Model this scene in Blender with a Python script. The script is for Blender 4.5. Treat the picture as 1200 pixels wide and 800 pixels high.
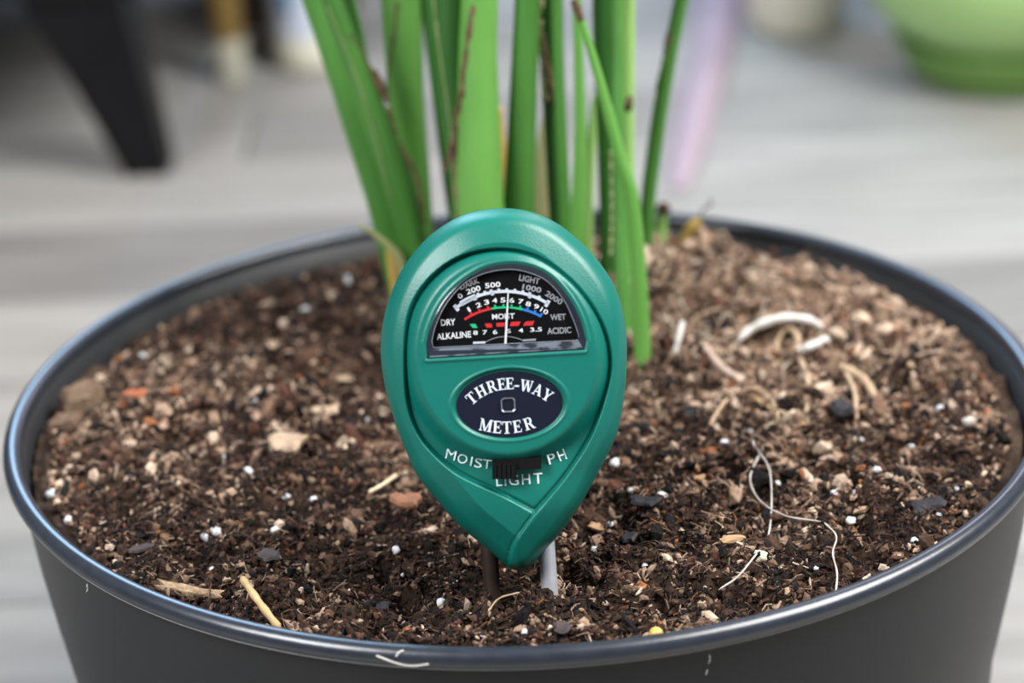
import bpy, math, random
import numpy as np
from mathutils import Matrix, Vector

for o in list(bpy.data.objects):
    bpy.data.objects.remove(o)
scn = bpy.context.scene
COL = scn.collection
rng = np.random.default_rng(11)
random.seed(4)

# ------------------------------------------------------------------ camera
K = 0.125 / 0.112                       # pot rim is 25 cm across
FPX = 2700.0
CAM = np.array([0.0, -0.466007 * K, 0.214326 * K])
YAW, PITCH, ROLL = -0.0049, 0.408582, -0.046619
FWD = np.array([math.sin(YAW) * math.cos(PITCH), math.cos(YAW) * math.cos(PITCH), -math.sin(PITCH)])
_r = np.cross(FWD, [0, 0, 1.0]); _r /= np.linalg.norm(_r)
_u = np.cross(_r, FWD)
CX = math.cos(ROLL) * _r + math.sin(ROLL) * _u
CY = -math.sin(ROLL) * _r + math.cos(ROLL) * _u
cd = bpy.data.cameras.new('camera')
cam = bpy.data.objects.new('camera', cd); COL.objects.link(cam)
M = Matrix.Identity(4)
for i in range(3):
    M[i][0] = CX[i]; M[i][1] = CY[i]; M[i][2] = -FWD[i]; M[i][3] = CAM[i]
cam.matrix_world = M
cd.sensor_width = 36.0
cd.lens = FPX / 1200 * 36.0
cd.clip_start = 0.01
cd.clip_end = 50
cd.dof.use_dof = True
cd.dof.focus_distance = 0.492
cd.dof.aperture_fstop = 8.8
scn.camera = cam

# ------------------------------------------------------------------ light
w = bpy.data.worlds.new('world'); scn.world = w
w.use_nodes = True
bg = w.node_tree.nodes['Background']
bg.inputs['Color'].default_value = (0.92, 0.96, 1.0, 1)
bg.inputs['Strength'].default_value = 0.29


def window_light(name, loc, target, sx, sy, power, col):
    ld = bpy.data.lights.new(name, 'AREA')
    ld.shape = 'RECTANGLE'; ld.size = sx; ld.size_y = sy
    ld.energy = power; ld.color = col
    o = bpy.data.objects.new(name, ld); COL.objects.link(o)
    o.location = loc
    o.rotation_euler = (Vector(target) - Vector(loc)).to_track_quat('-Z', 'Y').to_euler()
    return o


window_light('window_light_right', (0.54, -0.10, 0.74), (0, -0.10, -0.03), 0.58, 0.58, 24.5, (1.0, 0.98, 0.96))
window_light('window_light_left', (-0.66, -0.48, 0.76), (-0.16, 0, -0.1), 0.40, 0.44, 17.0, (0.965, 0.98, 1.0))
window_light('window_light_back', (-0.38, 1.60, 0.95), (0, 0, 0), 0.60, 0.95, 20.0, (0.46, 0.70, 1.0))
window_light('window_light_back_right', (0.52, 1.60, 0.95), (0, 0, 0), 0.34, 0.95, 5.0, (0.86, 0.84, 1.0))
scn.view_settings.view_transform = 'Standard'
scn.view_settings.look = 'None'
scn.view_settings.exposure = 0.0
scn.view_settings.gamma = 1.0
scn.view_settings.use_curve_mapping = False


# ------------------------------------------------------------------ helpers
def ray(px, py):
    return FWD + CX * (px - 600) / FPX - CY * (py - 400) / FPX


def on_z(px, py, z):
    d = ray(px, py); return CAM + d * ((z - CAM[2]) / d[2])


def on_y(px, py, y):
    d = ray(px, py); return CAM + d * ((y - CAM[1]) / d[1])


def ss(a, b, x):
    t = np.clip((x - a) / (b - a), 0, 1); return t * t * (3 - 2 * t)


def new_mat(name, base, rough=0.5, spec=0.5, noise=None, bump=0, bscale=400, attr=False, sss=0, coat=0, metal=0,
            stretch=None):
    """noise = (scale, second colour, contrast)"""
    m = bpy.data.materials.new(name); m.use_nodes = True
    nt = m.node_tree; N = nt.nodes; Lk = nt.links
    b = N['Principled BSDF']
    b.inputs['Base Color'].default_value = (*base, 1)
    b.inputs['Roughness'].default_value = rough
    b.inputs['Specular IOR Level'].default_value = spec
    b.inputs['Metallic'].default_value = metal
    b.inputs['Coat Weight'].default_value = coat
    if sss:
        b.inputs['Subsurface Weight'].default_value = sss
        b.inputs['Subsurface Radius'].default_value = (0.5, 1.0, 0.2)
        b.inputs['Subsurface Scale'].default_value = 0.003
    tc = N.new('ShaderNodeTexCoord')
    mp = N.new('ShaderNodeMapping')
    Lk.new(tc.outputs['Object'], mp.inputs['Vector'])
    if stretch: mp.inputs['Scale'].default_value = stretch
    src = None
    if attr:
        a = N.new('ShaderNodeAttribute'); a.attribute_name = 'tint'
        src = a.outputs['Color']
    if noise:
        nz = N.new('ShaderNodeTexNoise'); nz.inputs['Scale'].default_value = noise[0]
        nz.inputs['Detail'].default_value = 6
        Lk.new(mp.outputs['Vector'], nz.inputs['Vector'])
        rp = N.new('ShaderNodeMapRange')
        c = noise[2]
        rp.inputs['From Min'].default_value = 0.5 - c; rp.inputs['From Max'].default_value = 0.5 + c
        Lk.new(nz.outputs['Fac'], rp.inputs['Value'])
        mx = N.new('ShaderNodeMix'); mx.data_type = 'RGBA'
        Lk.new(rp.outputs['Result'], mx.inputs['Factor'])
        if src is not None:
            Lk.new(src, mx.inputs[6])
            sc = N.new('ShaderNodeMix'); sc.data_type = 'RGBA'; sc.blend_type = 'MULTIPLY'
            sc.inputs['Factor'].default_value = 1
            Lk.new(src, sc.inputs[6]); sc.inputs[7].default_value = (*noise[1], 1)
            Lk.new(sc.outputs[2], mx.inputs[7])
        else:
            mx.inputs[6].default_value = (*base, 1); mx.inputs[7].default_value = (*noise[1], 1)
        src = mx.outputs[2]
    if src is not None:
        Lk.new(src, b.inputs['Base Color'])
    if bump:
        nb = N.new('ShaderNodeTexNoise'); nb.inputs['Scale'].default_value = bscale
        nb.inputs['Detail'].default_value = 5
        Lk.new(mp.outputs['Vector'], nb.inputs['Vector'])
        bp = N.new('ShaderNodeBump'); bp.inputs['Strength'].default_value = bump
        bp.inputs['Distance'].default_value = 0.0006
        Lk.new(nb.outputs['Fac'], bp.inputs['Height'])
        Lk.new(bp.outputs['Normal'], b.inputs['Normal'])
    return m


def np_mesh(name, V, F, mat=None, tint=None, smooth=True):
    """V (n,3); F (m,k) int array or list of lists"""
    me = bpy.data.meshes.new(name)
    V = np.asarray(V, np.float32)
    if isinstance(F, np.ndarray):
        me.vertices.add(len(V)); me.vertices.foreach_set('co', V.ravel())
        k = F.shape[1]
        me.loops.add(F.size); me.polygons.add(len(F))
        me.loops.foreach_set('vertex_index', F.astype(np.int32).ravel())
        me.polygons.foreach_set('loop_start', np.arange(0, F.size, k, dtype=np.int32))
        me.update(calc_edges=True)
    else:
        me.from_pydata([tuple(map(float, v)) for v in V], [], F); me.update()
    if tint is not None:
        at = me.attributes.new('tint', 'FLOAT_COLOR', 'POINT')
        t = np.ones((len(V), 4), np.float32); t[:, :3] = tint
        at.data.foreach_set('color', t.ravel())
    me.polygons.foreach_set('use_smooth', np.full(len(me.polygons), smooth, bool))
    if mat: me.materials.append(mat)
    return me


def root_of(o):
    while o.parent: o = o.parent
    return o


def mk(name, V, F, mat, parent=None, smooth=True, tint=None, label=None):
    """one mesh object; with a parent, V is in world space unless the root has its own frame"""
    V = np.asarray(V, float)
    if parent is not None:
        r = root_of(parent)
        if not r.get('own_frame'):
            V = V - np.array(r.location)
    o = bpy.data.objects.new(name, np_mesh(name, V, F, mat, tint, smooth))
    COL.objects.link(o)
    if parent is not None: o.parent = parent
    if label: o['label'] = label
    return o


def thing(name, label, cat, loc=(0, 0, 0), group=None):
    o = bpy.data.objects.new(name, None); COL.objects.link(o)
    o.empty_display_size = 0.01
    o.location = loc
    return tag(o, label, cat, group)


def tag(o, label, cat, group=None, kind=None):
    o['label'] = label; o['category'] = cat
    if group: o['group'] = group
    if kind: o['kind'] = kind
    return o


def lathe(prof, n=96, center=(0, 0), cap=False):
    prof = np.asarray(prof, float); k = len(prof)
    a = np.linspace(0, 2 * np.pi, n, endpoint=False)
    V = np.stack([prof[:, None, 0] * np.cos(a) + center[0], prof[:, None, 0] * np.sin(a) + center[1],
                  np.repeat(prof[:, 1:2], n, 1)], -1).reshape(-1, 3)
    i, j = np.meshgrid(np.arange(k - 1), np.arange(n), indexing='ij')
    j2 = (j + 1) % n
    F = np.stack([i * n + j, i * n + j2, (i + 1) * n + j2, (i + 1) * n + j], -1).reshape(-1, 4)
    return V, F


def spline(P, n):
    """Catmull-Rom through P, n samples"""
    P = np.asarray(P, float)
    if len(P) == 2:
        t = np.linspace(0, 1, n)[:, None]; return P[0] * (1 - t) + P[1] * t
    Q = np.vstack([2 * P[0] - P[1], P, 2 * P[-1] - P[-2]])
    u = np.linspace(0, len(P) - 1 - 1e-9, n); i = u.astype(int); t = (u - i)[:, None]
    a, b, c, d = Q[i], Q[i + 1], Q[i + 2], Q[i + 3]
    return 0.5 * (2 * b + (c - a) * t + (2 * a - 5 * b + 4 * c - d) * t ** 2 + (3 * b - a - 3 * c + d) * t ** 3)


def tube(path, radii, sides=8, flat=1.0, up=(0, -1, 0)):
    """tube along path; second axis scaled by flat; ends closed"""
    path = np.asarray(path, float); n = len(path)
    radii = np.broadcast_to(np.asarray(radii, float), (n,))
    T = np.gradient(path, axis=0); T /= np.linalg.norm(T, axis=1)[:, None] + 1e-12
    upv = np.broadcast_to(np.asarray(up, float), (n, 3))
    A = np.cross(T, upv); ln = np.linalg.norm(A, axis=1)
    A[ln < 1e-3] = np.cross(T[ln < 1e-3], [1, 0.2, 0.1]); A /= np.linalg.norm(A, axis=1)[:, None]
    B = np.cross(A, T)
    a = np.linspace(0, 2 * np.pi, sides, endpoint=False)
    V = path[:, None] + radii[:, None, None] * (np.cos(a)[None, :, None] * A[:, None] + flat * np.sin(a)[None, :, None] * B[:, None])
    V = V.reshape(-1, 3)
    i, j = np.meshgrid(np.arange(n - 1), np.arange(sides), indexing='ij'); j2 = (j + 1) % sides
    F = np.stack([i * sides + j, i * sides + j2, (i + 1) * sides + j2, (i + 1) * sides + j], -1).reshape(-1, 4).tolist()
    F.append(list(range(sides))[::-1]); F.append([(n - 1) * sides + q for q in range(sides)])
    return V, F


def box(x0, x1, y0, y1, z0, z1):
    V = np.array([[x, y, z] for z in (z0, z1) for y in (y0, y1) for x in (x0, x1)], float)
    F = [[0, 2, 3, 1], [4, 5, 7, 6], [0, 1, 5, 4], [2, 6, 7, 3], [0, 4, 6, 2], [1, 3, 7, 5]]
    return V, F


def join(parts):
    V = []; F = []; n = 0
    for v, f in parts:
        V.append(np.asarray(v, float)); F += [[q + n for q in p] for p in (f.tolist() if isinstance(f, np.ndarray) else f)]
        n += len(v)
    return np.vstack(V), F


# numpy value noise
_NG = rng.random((256, 256))


def vnoise(x, y):
    xi = np.floor(x).astype(int); yi = np.floor(y).astype(int)
    fx = x - xi; fy = y - yi
    fx = fx * fx * (3 - 2 * fx); fy = fy * fy * (3 - 2 * fy)
    g = lambda a, b: _NG[a % 256, b % 256]
    return (g(xi, yi) * (1 - fx) + g(xi + 1, yi) * fx) * (1 - fy) + (g(xi, yi + 1) * (1 - fx) + g(xi + 1, yi + 1) * fx) * fy


# ------------------------------------------------------------------ setting: floor
FZ = -0.130
m_plank = []
for i, c in enumerate([(0.335, 0.32, 0.30), (0.25, 0.24, 0.228), (0.37, 0.356, 0.336), (0.30, 0.29, 0.275)]):
    m_plank.append(new_mat('plank_%d' % i, c, 0.6, 0.2, (7, tuple(q * 0.66 for q in c), 0.22), 0.15, 60, stretch=(1.2, 9, 1)))
m_sub = new_mat('floor_gap', (0.12, 0.11, 0.10), 0.9)
V, F = box(-1.4, 1.4, -0.75, 2.6, FZ - 0.03, FZ - 0.012)
floor = mk('floor', V, F, m_sub, smooth=False); floor['kind'] = 'structure'
PW = 0.088
pm = []
for i in range(4):
    V, F = box(-0.449, 0.449, -PW / 2 + 0.0006, PW / 2 - 0.0006, -0.012, 0)
    pm.append(np_mesh('plank', V, F, m_plank[i], smooth=False))
for r in range(37):
    off = random.uniform(-0.4, 0.4)
    for c in range(-1, 3):
        o = bpy.data.objects.new('plank', pm[random.randrange(4)]); COL.objects.link(o)
        o.parent = floor
        o.location = (c * 0.9 - 0.45 + off, -0.7 + r * PW, FZ)

# ------------------------------------------------------------------ pot
m_pot = new_mat('charcoal_plastic', (0.014, 0.0145, 0.016), 0.46, 0.25, (25, (0.017, 0.0175, 0.019), 0.3), 0.05, 1500)
m_rim = new_mat('charcoal_rim_sky', (0.011, 0.015, 0.024), 0.28, 0.62, (300, (0.018, 0.022, 0.031), 0.2), 0.03, 900)  # charcoal with the sky's blue reflection mixed into the base colour
m_seam = new_mat('rim_seam', (0.30, 0.29, 0.28), 0.5)
pot = thing('plant_pot', 'large round charcoal plastic pot full of soil on the grey plank floor', 'plant pot', (0, 0, FZ))
RC, RR = 0.1254, 0.00228
prof = [(0, FZ + 0.001), (0.060, FZ + 0.001)]
for a in np.linspace(0, 1, 12):                            # rounded foot
    t = a * math.pi / 2
    prof.append((0.064 + 0.0528 * math.sin(t), FZ + 0.068 - 0.067 * math.cos(t)))
prof += [(0.1178, -0.056), (0.1203, -0.04), (0.1224, -0.025), (0.1246, -0.004), (0.1254, 0.0005)]
inner = [(0.1237, 0.0005), (0.1214, -0.012), (0.1180, -0.04), (0.104, FZ + 0.05), (0.06, FZ + 0.006), (0, FZ + 0.006)]
V, F = lathe(prof + inner, 160)
mk('pot_wall', V, F, m_pot, pot)
t = np.linspace(0, 2 * np.pi, 21)
V, F = lathe(np.stack([RC + RR * np.cos(t), RR * np.sin(t)], -1), 200)
mk('rim', V, F, m_rim, pot, label='rolled glossy rim')
t = np.linspace(0, 2 * np.pi, 7)
V, F = lathe(np.stack([RC + RR * math.cos(-1.0) + 0.00020 * np.cos(t), RR * math.sin(-1.0) + 0.00020 * np.sin(t)], -1), 200)
mk('rim_seam', V, F, m_seam, pot, label='thin pale moulding line under the rim')

m_scuff = new_mat('pale_scuff', (0.45, 0.44, 0.42), 0.8)


def wall_point(px, py):
    d = ray(px, py)
    for t_ in np.linspace(0.36, 0.55, 3000):
        Q = CAM + d * t_
        rw = np.interp(Q[2], [-0.056, -0.04, -0.025, -0.004, 0.0005], [0.1178, 0.1203, 0.1224, 0.1246, 0.1254])
        if math.hypot(Q[0], Q[1]) <= rw + 0.00005: return Q
    return CAM + d * 0.43


for pts in ([(831, 766), (832, 772), (830, 778)], [(829, 784), (827, 791)], [(102, 684), (103, 690), (101, 694)]):
    V, F = tube(spline([wall_point(*p) for p in pts], 8), [0.0001, 0.0002, 0.00025, 0.0001, 0.00022, 0.0002, 0.0001, 0.00005], 6)
    mk('scuff', V, F, m_scuff, pot, label='small pale scuff mark')

# ------------------------------------------------------------------ soil
def soil_h(x, y):
    r = np.hypot(x, y)
    z = np.full_like(x, -0.0066)
    z = z + 0.0105 * np.exp(-(((x - 0.018) / 0.05) ** 2 + ((y - 0.066) / 0.034) ** 2))      # crown of the plant
    z = z + 0.004 * np.exp(-(((x - 0.07) / 0.035) ** 2 + ((y - 0.05) / 0.03) ** 2))
    z = z + 0.003 * np.exp(-(((x + 0.075) / 0.03) ** 2 + ((y - 0.005) / 0.025) ** 2))
    z = z - 0.0075 * np.exp(-(((x + 0.040) / 0.022) ** 2 + ((y - 0.034) / 0.014) ** 2))       # hollows
    z = z - 0.005 * np.exp(-(((x + 0.030) / 0.010) ** 2 + ((y + 0.030) / 0.010) ** 2))
    z = z - 0.004 * np.exp(-(((x + 0.050) / 0.014) ** 2 + ((y + 0.080) / 0.008) ** 2))
    z = z + 0.0015 * np.exp(-(((x - 0.0) / 0.03) ** 2 + ((y + 0.105) / 0.01) ** 2))
    z = z - 0.003 * np.exp(-(((x + 0.006) / 0.013) ** 2 + ((y + 0.078) / 0.008) ** 2))
    e = np.clip((0.119 - r) / 0.02, 0, 1)
    n1 = vnoise(x * 70 + 9, y * 70 + 3) - 0.5
    n2 = np.abs(vnoise(x * 150 + 40, y * 150 + 17) - 0.5) * 2
    n3 = vnoise(x * 380 + 5, y * 380 + 70) - 0.5
    n4 = vnoise(x * 900, y * 900) - 0.5
    z = z + (0.0062 * n1 + 0.0064 * (0.4 - n2)) * (0.45 + 0.55 * e) + 0.0021 * n3 + 0.0010 * n4
    dl = ss(0.0, 0.05, x) * ss(-0.03, 0.04, y)
    n5 = vnoise(x * 230 + 77, y * 230 + 21) - 0.5
    z = z + dl * 0.0045 * n5 + 0.0018 * n5
    return np.where(r > 0.113, np.minimum(z, -0.0052), z)


def dryness_and_shade(x, y):
    d = 0.14 + 0.55 * ss(0.015, 0.07, x) * ss(-0.055, 0.03, y) + 0.25 * ss(-0.01, 0.03, x) * ss(0.0, 0.05, y)
    d = d + 0.30 * ss(0.035, 0.09, -x) * ss(-0.06, 0.0, y) * (1 - ss(0.03, 0.06, y))
    d = d + 0.10 * ss(-0.05, 0.0, y)
    d = d - 0.25 * np.exp(-(((x + 0.035) / 0.03) ** 2 + ((y - 0.034) / 0.02) ** 2))  # hollow tinted darker: damp soil plus the stems' shade as colour
    return np.clip(d + 0.45 * (vnoise(x * 60 + 31, y * 60 + 11) - 0.5) + 0.75 * (vnoise(x * 170 + 3, y * 170 + 91) - 0.5), 0.0, 1.0)


def sh(x, y): return float(soil_h(np.array([x]), np.array([y]))[0])


def on_soil(px, py, lift=0.0):
    z = -0.005
    for _ in range(12):
        P = on_z(px, py, z)
        z = 0.5 * z + 0.5 * (sh(P[0], P[1]) + lift)
    P = on_z(px, py, z)
    return P


nr, na = 260, 520
rr = np.linspace(0, 1, nr) ** 0.75 * 0.1212
aa = np.linspace(0, 2 * np.pi, na, endpoint=False)
X = (rr[:, None] * np.cos(aa)).ravel(); Y = (rr[:, None] * np.sin(aa)).ravel()
Z = soil_h(X, Y)
i, j = np.meshgrid(np.arange(nr - 1), np.arange(na), indexing='ij'); j2 = (j + 1) % na
F = np.stack([i * na + j, (i + 1) * na + j, (i + 1) * na + j2, i * na + j2], -1).reshape(-1, 4)
D = dryness_and_shade(X, Y)
PAL = np.array([(0.009, 0.007, 0.007), (0.036, 0.019, 0.013), (0.078, 0.043, 0.028), (0.155, 0.096, 0.064),
                (0.32, 0.22, 0.155), (0.54, 0.42, 0.32), (0.26, 0.10, 0.040), (0.095, 0.042, 0.028)])
P_WET = np.array([0.30, 0.33, 0.20, 0.085, 0.028, 0.008, 0.012, 0.05])
P_DRY = np.array([0.02, 0.04, 0.12, 0.26, 0.36, 0.16, 0.018, 0.03])


def pick_tint(x, y):
    d = dryness_and_shade(x, y)[:, None]
    p = P_WET * (1 - d) + P_DRY * d
    c = np.cumsum(p, 1); c /= c[:, -1:]
    k = (rng.random(len(x))[:, None] > c).sum(1)
    return PAL[np.clip(k, 0, 7)] * rng.uniform(0.75, 1.3, (len(x), 1))


m_soil = new_mat('soil', (0.05, 0.03, 0.02), 0.95, 0.15, (700, (0.45, 0.42, 0.4), 0.2), 1.0, 1300, attr=True)
base_t = (np.array([0.026, 0.015, 0.010]) * (1 - D[:, None]) + np.array([0.12, 0.08, 0.054]) * D[:, None])
soil = mk('potting_soil', np.stack([X, Y, Z], -1), F, m_soil, tint=base_t)
tag(soil, 'dark brown crumbly potting soil filling the charcoal pot', 'soil', kind='stuff')


def quat_mats(n):
    q = rng.normal(size=(n, 4)); q /= np.linalg.norm(q, axis=1)[:, None]
    a, b, c, d = q.T
    return np.stack([1 - 2 * (c * c + d * d), 2 * (b * c - a * d), 2 * (b * d + a * c),
                     2 * (b * c + a * d), 1 - 2 * (b * b + d * d), 2 * (c * d - a * b),
                     2 * (b * d - a * c), 2 * (c * d + a * b), 1 - 2 * (b * b + c * c)], -1).reshape(n, 3, 3)


g = (1 + 5 ** 0.5) / 2
ICO = np.array([(-1, g, 0), (1, g, 0), (-1, -g, 0), (1, -g, 0), (0, -1, g), (0, 1, g), (0, -1, -g), (0, 1, -g),
                (g, 0, -1), (g, 0, 1), (-g, 0, -1), (-g, 0, 1)]) / math.sqrt(1 + g * g)
ICF = np.array([(0, 11, 5), (0, 5, 1), (0, 1, 7), (0, 7, 10), (0, 10, 11), (1, 5, 9), (5, 11, 4), (11, 10, 2), (10, 7, 6),
                (7, 1, 8), (3, 9, 4), (3, 4, 2), (3, 2, 6), (3, 6, 8), (3, 8, 9), (4, 9, 5), (2, 4, 11), (6, 2, 10),
                (8, 6, 7), (9, 8, 1)])


def scatter(n, size, elong, lift, rmax=0.1175, tintmul=1.0):
    """n jittered lumps lying on the soil"""
    r = np.sqrt(rng.random(n)) * rmax; a = rng.random(n) * 2 * np.pi
    x, y = r * np.cos(a), r * np.sin(a)
    # bigger where it is dry and lumpy
    s = size * np.exp(np.clip(rng.normal(0, 0.38, n), -1, 0.75)) * (0.8 + 0.75 * dryness_and_shade(x, y))
    sc = s[:, None] * np.stack([1 + elong * rng.random(n), rng.uniform(0.7, 1.1, n), rng.uniform(0.45, 0.9, n)], -1)
    v = ICO[None] * (1 + rng.uniform(-0.28, 0.28, (n, 12, 1))) * sc[:, None]
    v = np.einsum('nij,nkj->nki', quat_mats(n), v)
    z = soil_h(x, y) + lift * s * rng.uniform(-0.3, 1.0, n)
    v += np.stack([x, y, z], -1)[:, None]
    f = ICF[None] + (np.arange(n) * 12)[:, None, None]
    t = np.repeat(pick_tint(x, y) * tintmul, 12, 0)
    return v.reshape(-1, 3), f.reshape(-1, 3), t


v1, f1, t1 = scatter(52000, 0.00052, 0.9, 0.9)
v2, f2, t2 = scatter(11000, 0.00082, 1.2, 0.6)
v3, f3, t3 = scatter(900, 0.0013, 0.9, 0.1, 0.112)
V = np.vstack([v1, v2, v3]); T = np.vstack([t1, t2, t3])
F = np.vstack([f1, f2 + len(v1), f3 + len(v1) + len(v2)])
m_crumb = new_mat('soil_crumbs', (0.1, 0.06, 0.04), 0.9, 0.2, (900, (0.5, 0.46, 0.43), 0.2), 0.8, 1500, attr=True)
crumb = mk('soil_crumb', V, F, m_crumb, soil, smooth=False, tint=T); crumb['kind'] = 'stuff'

# fibres of peat and bark
n = 19000
r = np.sqrt(rng.random(n)) * 0.114; a = rng.random(n) * 2 * np.pi
x, y = r * np.cos(a), r * np.sin(a)
ln = rng.uniform(0.0015, 0.0052, n) * (0.7 + 0.9 * dryness_and_shade(x, y)); wd = rng.uniform(0.00010, 0.00028, n)
az = rng.random(n) * 2 * np.pi; el = rng.normal(0, 0.35, n); bend = rng.normal(0, 0.5, n)
VS = []
for k, u in enumerate((-0.5, 0.0, 0.5)):
    aa2 = az + bend * u
    c = np.stack([x + np.cos(aa2) * ln * u, y + np.sin(aa2) * ln * u, np.zeros(n)], -1)
    c[:, 2] = soil_h(x, y) + 0.0007 + el * ln * u + (0.0005 if k == 1 else 0)
    sd = np.stack([-np.sin(az), np.cos(az), np.zeros(n)], -1)
    for q in range(3):
        an = q * 2 * np.pi / 3
        VS.append(c + wd[:, None] * (math.cos(an) * sd + math.sin(an) * np.array([0, 0, 1.0])))
V = np.stack(VS, 1)
f = []
for k in range(2):
    for q in range(3):
        f.append((k * 3 + q, k * 3 + (q + 1) % 3, k * 3 + 3 + (q + 1) % 3, k * 3 + 3 + q))
F = (np.array(f)[None] + (np.arange(n) * 9)[:, None, None]).reshape(-1, 4)
T = np.repeat(pick_tint(x, y) * (0.62 + 0.45 * dryness_and_shade(x, y))[:, None], 9, 0)
fib = mk('soil_fibre', V.reshape(-1, 3), F, m_crumb, soil, smooth=True, tint=T); fib['kind'] = 'stuff'

# ---- perlite grains, bark pieces, roots
m_perl = new_mat('perlite', (0.82, 0.84, 0.87), 0.8, 0.3, (900, (0.6, 0.6, 0.62), 0.2), 0.6, 1800)


def lump_mesh(name, sx, sy, sz, mat, jit=0.16, sub=True):
    V = ICO.copy(); F = ICF
    if sub:                                                   # one subdivision
        vv = V.tolist(); ff = []; cache = {}
        def mid(p, q):
            key = (min(p, q), max(p, q))
            if key not in cache:
                m_ = (np.array(vv[p]) + np.array(vv[q])); m_ /= np.linalg.norm(m_)
                cache[key] = len(vv); vv.append(m_.tolist())
            return cache[key]
        for p, q, s in F:
            u, v_, w_ = mid(p, q), mid(q, s), mid(s, p)
            ff += [(p, u, w_), (q, v_, u), (s, w_, v_), (u, v_, w_)]
        V = np.array(vv); F = np.array(ff)
    V = V * (1 + rng.uniform(-jit, jit, (len(V), 1))) * np.array([sx, sy, sz])
    return np_mesh(name, V, F, mat, smooth=True)


perl_meshes = [lump_mesh('perlite_grain', 1, rng.uniform(0.7, 0.95), rng.uniform(0.6, 0.85), m_perl, 0.27) for _ in range(5)]
perl = [  # px, py, diameter px
    (242, 387, 13), (167, 417, 10), (404, 329, 14), (358, 364, 12), (430, 491, 8), (262, 535, 11), (292, 552, 11),
    (60, 579, 13), (80, 610, 11), (253, 623, 15), (239, 629, 11), (248, 666, 6), (367, 585, 8), (322, 621, 10),
    (336, 582, 9), (517, 705, 12), (566, 747, 11), (464, 644, 9), (471, 673, 6), (615, 740, 8),
    (720, 542, 13), (776, 580, 12), (739, 575, 8), (699, 645, 13), (716, 614, 8), (756, 663, 8), (725, 701, 11),
    (818, 618, 6), (909, 567, 11), (714, 754, 9), (987, 539, 15), (1028, 550, 12), (978, 578, 9), (1002, 577, 7),
    (1076, 572, 7), (1122, 572, 7), (997, 610, 12), (1072, 634, 9), (956, 666, 6), (1068, 524, 8), (849, 521, 15),
    (1102, 478, 9), (1100, 603, 6), (880, 505, 7), (1010, 515, 6), (205, 560, 6), (140, 545, 6), (300, 470, 7)]
PERL_LABEL = {
    (253, 623): 'larger of the two touching white perlite grains at front left',
    (239, 629): 'smaller of the two touching white perlite grains at front left',
    (262, 535): 'white perlite grain just below left of the large pale tan bark chip',
    (292, 552): 'white perlite grain directly below the large pale tan bark chip',
    (404, 329): 'blurred white perlite grain farthest back at left near the stems',
    (358, 364): 'blurred white perlite grain above the dark hollow at back left',
    (242, 387): 'blurred white perlite grain in the middle of the back left soil',
    (167, 417): 'faint perlite grain above the rust orange chip near the left rim',
    (60, 579): 'white perlite grain nearest the left rim, upper of the pair there',
    (80, 610): 'white perlite grain near the left rim, lower of the pair there',
    (322, 621): 'white perlite grain just above the purplish grey chip at front left',
    (367, 585): 'small perlite grain between the tan chips left of the meter',
    (517, 705): 'white perlite grain left of the dark probe in the front soil',
    (566, 747): 'white perlite grain at the front rim below the meter tip',
    (464, 644): 'dull perlite grain below the reddish chip left of the meter',
    (720, 542): 'large white perlite grain touching the right edge of the meter',
    (776, 580): 'white perlite grain at the right end of the black chip',
    (739, 575): 'perlite grain at the upper left end of the black chip',
    (699, 645): 'white perlite grain just right of the metal probe top',
    (756, 663): 'white perlite grain midway between the probe and the white thread end',
    (725, 701): 'mottled white perlite grain right of the metal probe foot',
    (714, 754): 'white perlite grain on the front rim edge left of the yellow bead',
    (909, 567): 'white perlite grain inside the loop of the long white thread',
    (849, 521): 'pale perlite grain left of the top of the long white thread',
    (987, 539): 'biggest white perlite grain in the right half of the soil',
    (1028, 550): 'white perlite grain just right of the biggest grain at right',
    (978, 578): 'round white perlite grain below the biggest grain at right',
    (997, 610): 'oval white perlite grain beside the top of the short white thread',
    (1072, 634): 'white perlite grain nearest the right front rim',
    (1102, 478): 'blurred white perlite grain farthest back at right near the rim',
}
for k, (px, py, d) in enumerate(perl):
    o = bpy.data.objects.new('perlite_grain', perl_meshes[k % 5]); COL.objects.link(o)
    P = on_soil(px, py, 0.0008)
    s = d / FPX * np.dot(P - CAM, FWD) * 0.54
    o.location = P; o.scale = (s, s, s); o.rotation_euler = (rng.uniform(-.5, .5), rng.uniform(-.5, .5), rng.uniform(0, 6))
    if (px, py) in PERL_LABEL:
        tag(o, PERL_LABEL[(px, py)], 'perlite', 'perlite grains on the soil')
    elif px < 450:
        tag(o, 'tiny white perlite speck on the brown soil left of the green meter', 'perlite', 'perlite grains left of the meter')
    elif px < 660:
        tag(o, 'tiny white perlite speck on the dark soil around the meter tip', 'perlite', 'perlite grains near the meter tip')
    else:
        tag(o, 'tiny white perlite speck on the brown soil right of the green meter', 'perlite', 'perlite grains right of the meter')


def single(name, V, F, mat, label, cat, group=None, smooth=True):
    """a top-level mesh with its origin at its own middle"""
    V = np.asarray(V, float); c = V.mean(0)
    o = mk(name, V - c, F, mat, smooth=smooth); o.location = c
    return tag(o, label, cat, group)


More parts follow.
